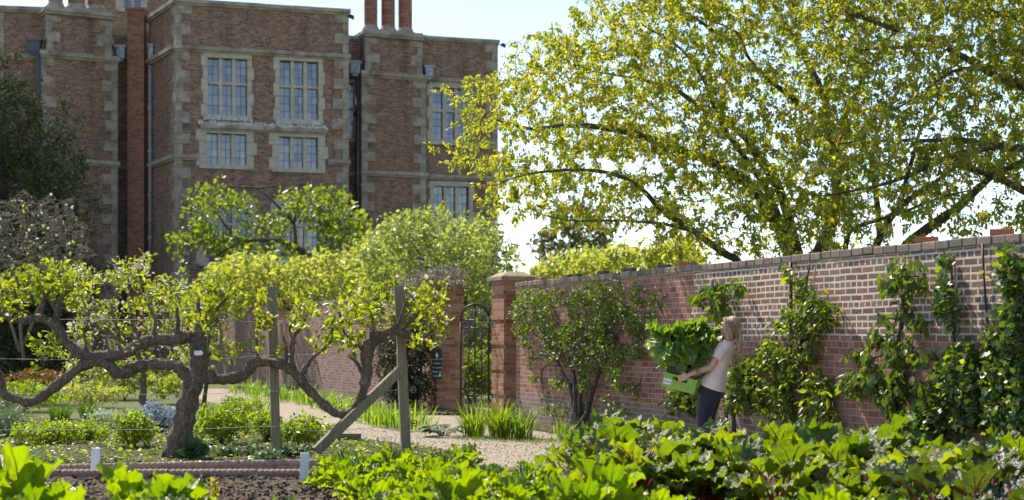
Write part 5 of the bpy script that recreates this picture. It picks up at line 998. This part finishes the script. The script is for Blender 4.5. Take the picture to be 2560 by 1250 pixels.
for px, Z in ((868,14.7),(925,14.9),(985,14.6),(1045,14.9),(1105,14.5),(1010,13.7),(940,13.8),(1080,13.6),(1150,13.8),(870,13.7),(1215,13.7),(905,12.9),(985,12.8),(1060,12.9),(1135,12.8),(1215,12.9),(1290,12.8),(1365,13.0),(950,12.0),(1030,11.9),(1115,12.1),(1200,11.9),(1290,12.0),(1380,12.0)):
    sp.append((xz(px+RNG.normal()*8, Z), Z+RNG.normal()*.1, GL, int(RNG.integers(0, 4)), .78+.2*RNG.random()))
GF = ('blurred yellow-green chard in the nearest row along the bottom edge', 'chard plants in the nearest row')
for px, Z in ((960,10.8),(1045,10.6),(1130,10.9),(1215,10.5),(1300,10.8),(1390,10.5),(1460,10.0),(1600,10.2),(1690,10.6),(1780,10.1),(1870,9.9),(1960,10.0),(2040,10.4),(2125,9.9),(2210,10.2),(2575,10.1),(1560,9.5),(1720,9.5),(2060,9.3),(1420,11.2),(1640,11.3)):
    sp.append((xz(px+RNG.normal()*12, Z), Z+RNG.normal()*.1, GF, int(RNG.integers(0, 7)), .84+.22*RNG.random()))
planter(CH, sp, 'chard plants in the bed')
RH = [make_rhubarb(28, 40+i, .44, .25, .29) for i in range(4)]
sp = [(xz(1530, 15.4), 15.4, ('rhubarb at the left end of the bed, beside the gravel', 'rhubarb plants'), 0, 1.12), (xz(1745, 14.6), 14.6, ('rhubarb in front of the legs of the carrying woman', 'rhubarb plants'), 1, 1.08), (xz(1600, 14.9), 14.9, ('rhubarb between the left end plant and the woman', 'rhubarb plants'), 2, .98), (xz(2150, 13.4), 13.4, ('tall rhubarb sending one leaf up against the bare brick', 'rhubarb plants'), 3, 1.2), (xz(2440, 12.9), 12.9, ('dark crimson-stalked rhubarb near the right edge', 'rhubarb plants'), 0, .98), (xz(1860, 13.0), 13.0, ('rhubarb with the dark hollow and red stalks beside it', 'rhubarb plants'), 1, .95)]
GR = ('broad-leaved rhubarb in the crowded middle of the rhubarb rows', 'rhubarb plants in the crowded rows')
for px, Z in ((1490,14.4),(1560,13.9),(1660,13.8),(1870,14.7),(1985,14.3),(2080,14.0),(2250,13.6),(2540,13.1),(2050,12.8),(2150,12.4),(2250,12.6),(1500,13.3),(1580,12.7),(1650,12.6),(1745,12.4),(1950,11.9),(2100,11.6),(2250,11.5)):
    sp.append((xz(px, Z), Z, GR, int(RNG.integers(0, 4)), .85+.25*RNG.random()))
planter(RH, sp, 'rhubarb plants')
LF_redch = leaf_mat('red_chard_leaf', (.028, .05, .022), (.045, .075, .026), (.09, .11, .03), tr=(2.4, 2.4, .35), mix=.36, rough=.3, spec=.7, wrinkle=1.0, wscale=30)
RD = [make_rhubarb(15, 60+i, .42, .27, .22, LF_redch, 'red_chard', .013, .35) for i in range(2)]
sp = [(xz(1885, 12.5), 12.5, ('dark red-stalked chard by the dark hollow in the middle of the rhubarb', 'red-stalked chard plants'), 0, .95), (xz(2440, 11.6), 11.6, ('dark crimson-stalked chard with silvery crinkled leaves, second from the right edge', 'red-stalked chard plants'), 1, 1.05)]
for k, (px, Z) in enumerate(((2335, 12.3), (2395, 12.4), (2530, 11.9), (2330, 11.0), (2480, 10.6), (2400, 10.3), (2555, 12.6))): sp.append((xz(px, Z), Z, ('dark crimson-stalked chard in the shaded cluster at the lower right', 'red-stalked chards in the lower right cluster'), k % 2, .9+.2*RNG.random()))
planter(RD, sp, 'red-stalked chard plants')
g = Geo(); c = PG(537, 1249); c = np.array([xz(537, 11), 11.0, 0]); tube(g, smooth_path([c, c+np.array([.01, 0, .25]), c+np.array([0, 0, .44])], 4), .005, 5)
leaves(g, c+np.array([0, 0, .36])+RNG.normal(size=(40, 3))*np.array([.014, .014, .05]), RNG.normal(size=(40, 3))+np.array([0, 0, 1.]), RNG.normal(size=(40, 3)), .035, 'round', 1); simple('flower_spike', g, [LF_grass, leaf_mat('yellow_flower', (.5, .36, .02), (.6, .45, .04), mix=.3)], 'small yellow flower spike rising from the soil in the foreground', 'flower')
# ------------------------------------------------------------------ the woman carrying crates
FW = np.array([-.93, .36, 0]); FW = FW/np.linalg.norm(FW); LF = np.array([-FW[1], FW[0], 0]); LF = np.cross([0, 0, 1], FW); O_ = np.array([2.335, 17.86, 0.0])
BAS = np.stack([FW, LF, [0, 0, 1.]], 1)                                     # local x forward, y to her left, z up
def loc(p): return np.asarray(p, float) @ BAS.T+O_
def xform(g):
    g.v = [loc(v) for v in g.v]; return g
def ellipsoid(g, c, r, R=None, nu=20, nv=14, m=0):
    u = np.arange(nu)/nu*2*math.pi; v = np.linspace(0, math.pi, nv)
    P_ = np.stack([np.outer(np.sin(v), np.cos(u)), np.outer(np.sin(v), np.sin(u)), np.outer(np.cos(v), np.ones(nu))], -1).reshape(-1, 3)*np.asarray(r, float)
    if R is not None: P_ = P_ @ np.asarray(R).T
    i = np.arange(nv-1)[:, None]*nu; j = np.arange(nu)[None]; k = (j+1) % nu; g.add(P_+np.asarray(c, float), np.stack([i+j, i+nu+j, i+nu+k, i+k], -1).reshape(-1, 4), m)
def loft(g, rings, n=28, shear=0.0):
    v = []
    for (cx, cy, z, a, b) in rings:
        for k in range(n):
            th = 2*math.pi*k/n; x = cx+a*math.cos(th)*(1-.08*math.cos(2*th)); y = cy+b*math.sin(th); v.append((x, y, z+shear*(x-cx)*max(0, (1.15-z)/.3)))
    q = [[i*n+k, i*n+(k+1) % n, (i+1)*n+(k+1) % n, (i+1)*n+k] for i in range(len(rings)-1) for k in range(n)]; m = len(rings)-1
    g.add2(np.array(v), [[0, k+1, k] for k in range(1, n-1)]+[[m*n, m*n+k, m*n+k+1] for k in range(1, n-1)], q)
def fuse(name, g, mat, parent, vox, it=4, fac=.5):
    me = xform(g).mesh(name, mat, True); o = bpy.data.objects.new(name, me); C.objects.link(o); r = o.modifiers.new('remesh', 'REMESH'); r.mode = 'VOXEL'; r.voxel_size = vox; r.use_smooth_shade = True
    s = o.modifiers.new('smooth', 'SMOOTH'); s.factor = fac; s.iterations = it
    dg = bpy.context.evaluated_depsgraph_get(); m2 = bpy.data.meshes.new_from_object(o.evaluated_get(dg)); bpy.data.objects.remove(o); m2.name = name
    for p in m2.polygons: p.use_smooth = True
    m2.materials.clear(); m2.materials.append(mat); return link(name, m2, parent)
def skin_mat():
    N = NT('skin'); f = N.noise(30, N.coord(), 4); N.l(N.ramp(f, [(.3, (.54, .30, .205)), (.7, (.66, .40, .29))]), N.b.inputs['Base Color']); N.setb(Roughness=.5); N.b.inputs['Subsurface Weight'].default_value = .12; N.b.inputs['Subsurface Radius'].default_value = (.02, .008, .004); return N.m
def hair_mat():
    N = NT('blonde_hair'); co = N.coord(); mp = N.n('Mapping'); mp.inputs['Scale'].default_value = (60, 60, 6); N.l(co, mp.inputs[0]); f = N.noise(2.0, mp.outputs[0], 5, .6)
    N.l(N.ramp(f, [(.3, (.22, .135, .065)), (.55, (.42, .29, .15)), (.75, (.6, .46, .29))]), N.b.inputs['Base Color']); N.setb(Roughness=.45); N.l(N.bump(f, .8, .01), N.b.inputs['Normal']); return N.m
def cloth_mat(name, a, b, sc=6, bs=.35):
    N = NT(name); co = N.coord(); f = N.noise(sc, co, 3, .5); N.l(N.ramp(f, [(.3, a), (.7, b)]), N.b.inputs['Base Color']); N.setb(Roughness=.85); N.b.inputs['Sheen Weight'].default_value = .15
    mp = N.n('Mapping'); mp.inputs['Scale'].default_value = (1, 1, .45); mp.inputs['Rotation'].default_value = (.4, .5, 0); N.l(co, mp.inputs[0]); N.l(N.bump(N.noise(11, mp.outputs[0], 2, .5), bs, .05), N.b.inputs['Normal']); return N.m
M_skin, M_hair = skin_mat(), hair_mat(); M_shirt = cloth_mat('pale_pink_cotton', (.80, .62, .565), (.88, .70, .65)); M_trous = cloth_mat('navy_cotton', (.012, .012, .022), (.022, .022, .036), 8, .5)
person = empty('person', O_, 0, 'blonde woman in pale pink top and navy trousers leaning back as she carries stacked crates', 'person')
g = Geo()
sk = lambda pts, r, s=14: tube(g, smooth_path(pts, 4), np.interp(np.linspace(0, 1, (len(pts)-1)*4+1), np.linspace(0, 1, len(r)), r), s)
loft(g, [(0, 0, .84, .12, .165), (-.02, 0, .95, .10, .15), (-.045, 0, 1.08, .092, .14), (-.075, 0, 1.2, .105, .155), (-.12, 0, 1.3, .10, .165), (-.155, 0, 1.38, .075, .14), (-.17, 0, 1.42, .055, .075)])
sk([(-.175, 0, 1.38), (-.185, 0, 1.45), (-.195, 0, 1.54)], [.062, .052, .055])
for s in (1, -1):
    sk([(.0, .085*s, .88), (.05, .088*s, .70), (.075, .09*s, .48), (.035, .09*s, .28), (.0, .09*s, .07)], [.105, .092, .062, .055, .038])
    sk([(-.165, .155*s, 1.375), (-.10, .205*s, 1.25), (-.037, .24*s, 1.13)], [.055, .047, .040]); sk([(-.037, .24*s, 1.13), (.085, .275*s, 1.088), (.205, .305*s, 1.042)], [.041, .039, .027]); ellipsoid(g, (-.037, .24*s, 1.13), (.041, .041, .041))
    R = ry(.28) @ rz(.12*s); pc = np.array([.247, .318*s, 1.018]); ellipsoid(g, pc, (.052, .017, .042), R)
    for f in range(4):                                           # fingers curl in over the crate's hand-hole
        z = .030-.021*f; k = pc+R @ np.array([.045, 0, z]); L = (.036, .040, .038, .030)[f]
        sk([k-R @ np.array([.03, 0, 0]), k+R @ np.array([L*.5, .004*s, 0]), k+R @ np.array([L*.95, -.010*s, -.003]), k+R @ np.array([L*.85, -.034*s, -.004]), k+R @ np.array([L*.3, -.046*s, -.004])], [.0105, .0098, .0092, .0086, .0075], 8)
    k = pc+R @ np.array([-.015, 0, .03]); sk([k, k+R @ np.array([.02, .002*s, .024]), k+R @ np.array([.048, -.008*s, .034])], [.0135, .0115, .009], 8)
HC = np.array([-.205, 0, 1.60]); ellipsoid(g, HC, (.094, .074, .104)); ellipsoid(g, (-.165, 0, 1.535), (.062, .055, .062)); ellipsoid(g, (-.128, 0, 1.497), (.026, .026, .020))
ellipsoid(g, (-.128, 0, 1.565), (.040, .047, .055)); ellipsoid(g, (-.100, 0, 1.572), (.022, .011, .013), ry(.5)); ellipsoid(g, (-.104, 0, 1.590), (.012, .009, .026), ry(-.35)); ellipsoid(g, (-.118, 0, 1.632), (.022, .045, .014))
ellipsoid(g, (-.101, 0, 1.541), (.011, .019, .0065)); ellipsoid(g, (-.103, 0, 1.527), (.010, .017, .007))
for s in (1, -1): ellipsoid(g, (-.132, .036*s, 1.572), (.028, .022, .022)); ellipsoid(g, (-.205, .074*s, 1.575), (.016, .010, .030), ry(-.2))
fuse('body', g, M_skin, person, .0062, 3)
for s in (1, -1):
    g = Geo(); ellipsoid(g, (-.117, .031*s, 1.607), (.010, .012, .0095)); obj('eye', xform(g), plain('eye_white', (.35, .3, .28), .2, .1, 20), person, True)
g = Geo(); loft(g, [(.0, 0, .885, .162, .218), (-.003, 0, .95, .155, .210), (-.035, 0, 1.08, .138, .18), (-.08, 0, 1.2, .132, .185), (-.125, 0, 1.3, .124, .19), (-.16, 0, 1.38, .098, .165), (-.175, 0, 1.425, .068, .085)], shear=.42)
for s in (1, -1): sk([(-.165, .135*s, 1.37), (-.13, .19*s, 1.30), (-.092, .225*s, 1.225)], [.078, .074, .068])
fuse('shirt', g, M_shirt, person, .0075, 6)
g = Geo(); loft(g, [(0.01, 0, .76, .14, .175), (0.005, 0, .84, .155, .203), (0, 0, .92, .147, .203), (-.01, 0, .98, .137, .19), (-.015, 0, 1.05, .132, .165)])
for s in (1, -1): sk([(.015, .085*s, .84), (.055, .09*s, .70), (.085, .092*s, .48), (.045, .092*s, .28), (.005, .092*s, .09)], [.118, .108, .085, .077, .066])
fuse('trousers', g, M_trous, person, .009, 5)
for s in (1, -1):
    g = Geo(); ellipsoid(g, (.05, .09*s, .04), (.125, .046, .045)); ellipsoid(g, (-.01, .09*s, .065), (.06, .042, .05)); fuse('shoe', g, M_black, person, .008, 3)
g = Geo(); Rh = ry(-.12); ellipsoid(g, (-.236, 0, 1.626), (.092, .086, .096), Rh); ellipsoid(g, (-.238, 0, 1.565), (.072, .078, .072))
for s in (1, -1):
    tube(g, smooth_path([(-.14, .03*s, 1.692), (-.17, .068*s, 1.645), (-.205, .085*s, 1.585), (-.23, .084*s, 1.525), (-.24, .07*s, 1.47), (-.215, .06*s, 1.44)], 4), np.interp(np.linspace(0, 1, 21), [0, .3, .7, 1], [.022, .020, .024, .010]), 8)
tube(g, smooth_path([(-.29, 0, 1.60), (-.315, .01, 1.52), (-.325, .02, 1.42), (-.315, .03, 1.32), (-.30, .03, 1.28)], 4), np.interp(np.linspace(0, 1, 17), [0, .3, .7, 1], [.034, .029, .025, .006]), 10)
fuse('hair', g, M_hair, person, .006, 2, .4)
g = Geo()                                                          # loose strands over the hair
for i in range(90):
    s = RNG.choice((-1, 1)); a = RNG.random(); y = s*(.03+.055*RNG.random()); tube(g, smooth_path([(-.15-.06*a, y*.5, 1.712-.01*a), (-.20-.07*a, y+s*.02, 1.65), (-.25-.06*a, y*.9+s*.01, 1.56), (-.305, y*.4, 1.47-.1*RNG.random()), (-.315+.02*RNG.normal(), y*.3+.02, 1.30+.06*RNG.normal())], 3), .0022, 4, caps=False)
obj('hair_strand', xform(g), M_hair, person, True)['kind'] = 'stuff'
g = Geo(); box(g, (.045, .194, .965), (.014, .004, .03), ry(-.2)); obj('hem_tag', xform(g), M_black, person)
# crates
def crate(name, cx, cy, z, sx, sy, h, pitch, mat, lab, lattice=True, roll=0.0):
    t = empty(name, loc((cx, cy, z)), 0, lab, 'crate'); R = rx(roll) @ ry(pitch); T = lambda g: xform(_tr(g, R, (cx, cy, z)))
    w_ = .012
    g = Geo(); box(g, (0, 0, .012), (sx-.02, sy-.02, .014)); obj('base', T(g), mat, t, bevel=.002)
    for nm, c, s, ax in (('end_panel', (0, sy/2-w_/2, 0), sx, 0), ('end_panel', (0, -sy/2+w_/2, 0), sx, 0), ('side_panel', (sx/2-w_/2, 0, 0), sy, 1), ('side_panel', (-sx/2+w_/2, 0, 0), sy, 1)):
        g = Geo(); dim = lambda L, d, hh: (L, d, hh) if ax == 0 else (d, L, hh)
        off = lambda a, zz, d=0.0: (c[0]+(a if ax == 0 else 0), c[1]+(a if ax == 1 else 0), zz); s2 = s-(.0 if ax == 0 else 2*w_+.004)
        lo = h*.62 if nm == 'end_panel' else h*.4
        box(g, off(0, lo/2), dim(s2, w_, lo)); box(g, off(0, h-.012), dim(s2+.016, w_+.014, .024))
        nb = int(s2/.028)
        if nm == 'end_panel':
            for sg in (-1, 1): box(g, off(sg*s2*.36, h*.8), dim(s2*.28, w_, h*.36+.002))
        for k in range(nb+1):
            a = -s2/2+s2*k/nb
            if nm == 'end_panel' and abs(a) < s2*.24: continue
            for sg in (-1, 1):
                A = np.array(off(a, lo+.002)); B = np.array(off(a+sg*.028, h-.022))
                if abs(a+sg*.028) > s2/2: continue
                if nm == 'side_panel': tube(g, [A, B], .0055, 5)
        for k in (-1, 1): box(g, off(k*(s2/2-.012), h/2), dim(.022, w_+.008, h-.004))
        for k in range(1, 5): box(g, off(-s2/2+s2*k/5, lo*.5), dim(.006, w_+.007, lo-.03))
        obj(nm, T(g), mat, t, bevel=.0015)
    return t, R
def _tr(g, R, c): g.v = [v @ np.asarray(R).T+np.asarray(c, float) for v in g.v]; return g
M_green = plain('lime_green_plastic', (.25, .42, .055), .42, .08, 8, .05); M_blackp = plain('black_plastic', (.018, .018, .019), .4, .2, 10)
PT = -.24
tg, Rg = crate('green_crate', .343, 0, .862, .40, .60, .168, PT, M_green, 'lime green plastic crate with a white written label, lowest of the carried stack')
crate('black_crate', .335-.04, 0, 1.040, .38, .57, .155, PT, M_blackp, 'black plastic crate sitting on the green one, under the leaves')
crate('black_crate', .215, -.17, 1.235, .36, .30, .37, -.17, M_blackp, 'deep black crate whose rim shows behind the leaves by her face')
def on_end(x, z, d): return loc(np.asarray(Rg) @ np.array([x, .30+d, z])+np.array([.343, 0, .862]))
g = Geo(); q = [on_end(.185, .105, .005), on_end(.09, .105, .005), on_end(.09, .035, .005), on_end(.185, .035, .005)]; q2 = [on_end(.185, .105, .008), on_end(.09, .105, .008), on_end(.09, .035, .008), on_end(.185, .035, .008)]
g.add(np.vstack([q, q2]), [[0, 3, 2, 1], [4, 5, 6, 7], [0, 1, 5, 4], [1, 2, 6, 5], [2, 3, 7, 6], [3, 0, 4, 7]]); o = obj('paper_label', g, M_white, tg)
me = text_mesh('handwriting', 'Doddington', .019, plain('ink', (.02, .02, .05), .7, .1, 10), .35, .0004); o = link('handwriting', me); ex_ = unit(on_end(.0, .07, 0)-on_end(.1, .07, 0)); ez_ = unit(on_end(.1, .1, 0)-on_end(.1, 0, 0)); ey_ = np.cross(ex_, ez_)
Mx = Matrix([list(x) for x in np.stack([ex_, ez_, -ey_ if np.dot(-ey_, LF) < 0 else -ey_], 1)]).to_4x4(); n_ = np.cross(ex_, ez_); Mx = Matrix([list(x) for x in np.stack([ex_, ez_, n_], 1)]).to_4x4(); Mx.translation = V(on_end(.138, .068, .0095)); o.matrix_basis = Mx; setparent(o, tg)
# heap of rhubarb leaves on the crates, leaf by leaf
hp = empty('leafy_greens', loc((.33, .15, 1.2)), 0, 'big heap of ruffled green rhubarb leaves overflowing the carried crates', 'vegetables'); rr_ = random.Random(5)
LF_heap = leaf_mat('picked_leaf', (.065, .13, .035), (.11, .19, .045), (.2, .27, .045), tr=(2.0, 2.2, .3), mix=.38, rough=.35, spec=.6, wrinkle=.9, wscale=26)
spots = []
for i in range(44):
    u = rr_.uniform(-1, 1); a = rr_.uniform(-.25, 1.0)*math.pi*.5; x = .33+u*.30; k_ = rr_.uniform(.72, 1.16); z = 1.315+k_*.26*math.sin(a)*math.sqrt(max(0, 1-u*u*.55)); y = .02+.28*math.cos(a)*rr_.uniform(.6, 1)
    spots.append((x, y, z, u, a))
for x, z in ((.38, 1.34), (.28, 1.31), (.47, 1.36), (.2, 1.36), (.12, 1.40), (.34, 1.38)): spots.append((x, .33, z, (x-.33)/.3, -.75))
for x, y, z, u, a in spots:
    g = Geo(); az = math.atan2(math.cos(a)*.9+rr_.uniform(-.4, .4), u*1.3+rr_.uniform(-.5, .5)); el = math.sin(a)*1.0+rr_.uniform(-.3, .45)
    base = np.array([x, y, z])-np.array([math.cos(az)*math.cos(el), math.sin(az)*math.cos(el), math.sin(el)])*.12
    big_leaf(g, base, az, el, .06, rr_.uniform(.15, .30), rr_.uniform(.17, .31), .09+.06*rr_.random(), rr_.uniform(.2, 1.3), .4, (8, 44), .028, .007, heart=.9); obj('leaf', xform(g), [LF_heap, M_chst], hp, True)
g = Geo()
for i in range(26):
    b = np.array([.52, .28+.06*rr_.random(), 1.36+.09*rr_.random()]); tube(g, [b, b+np.array([.10+.05*rr_.random(), .03*rr_.uniform(-1, 1), .02*rr_.uniform(-1, 1)])], .006, 6)
obj('stalk_bundle', xform(g), M_chst, hp, True)
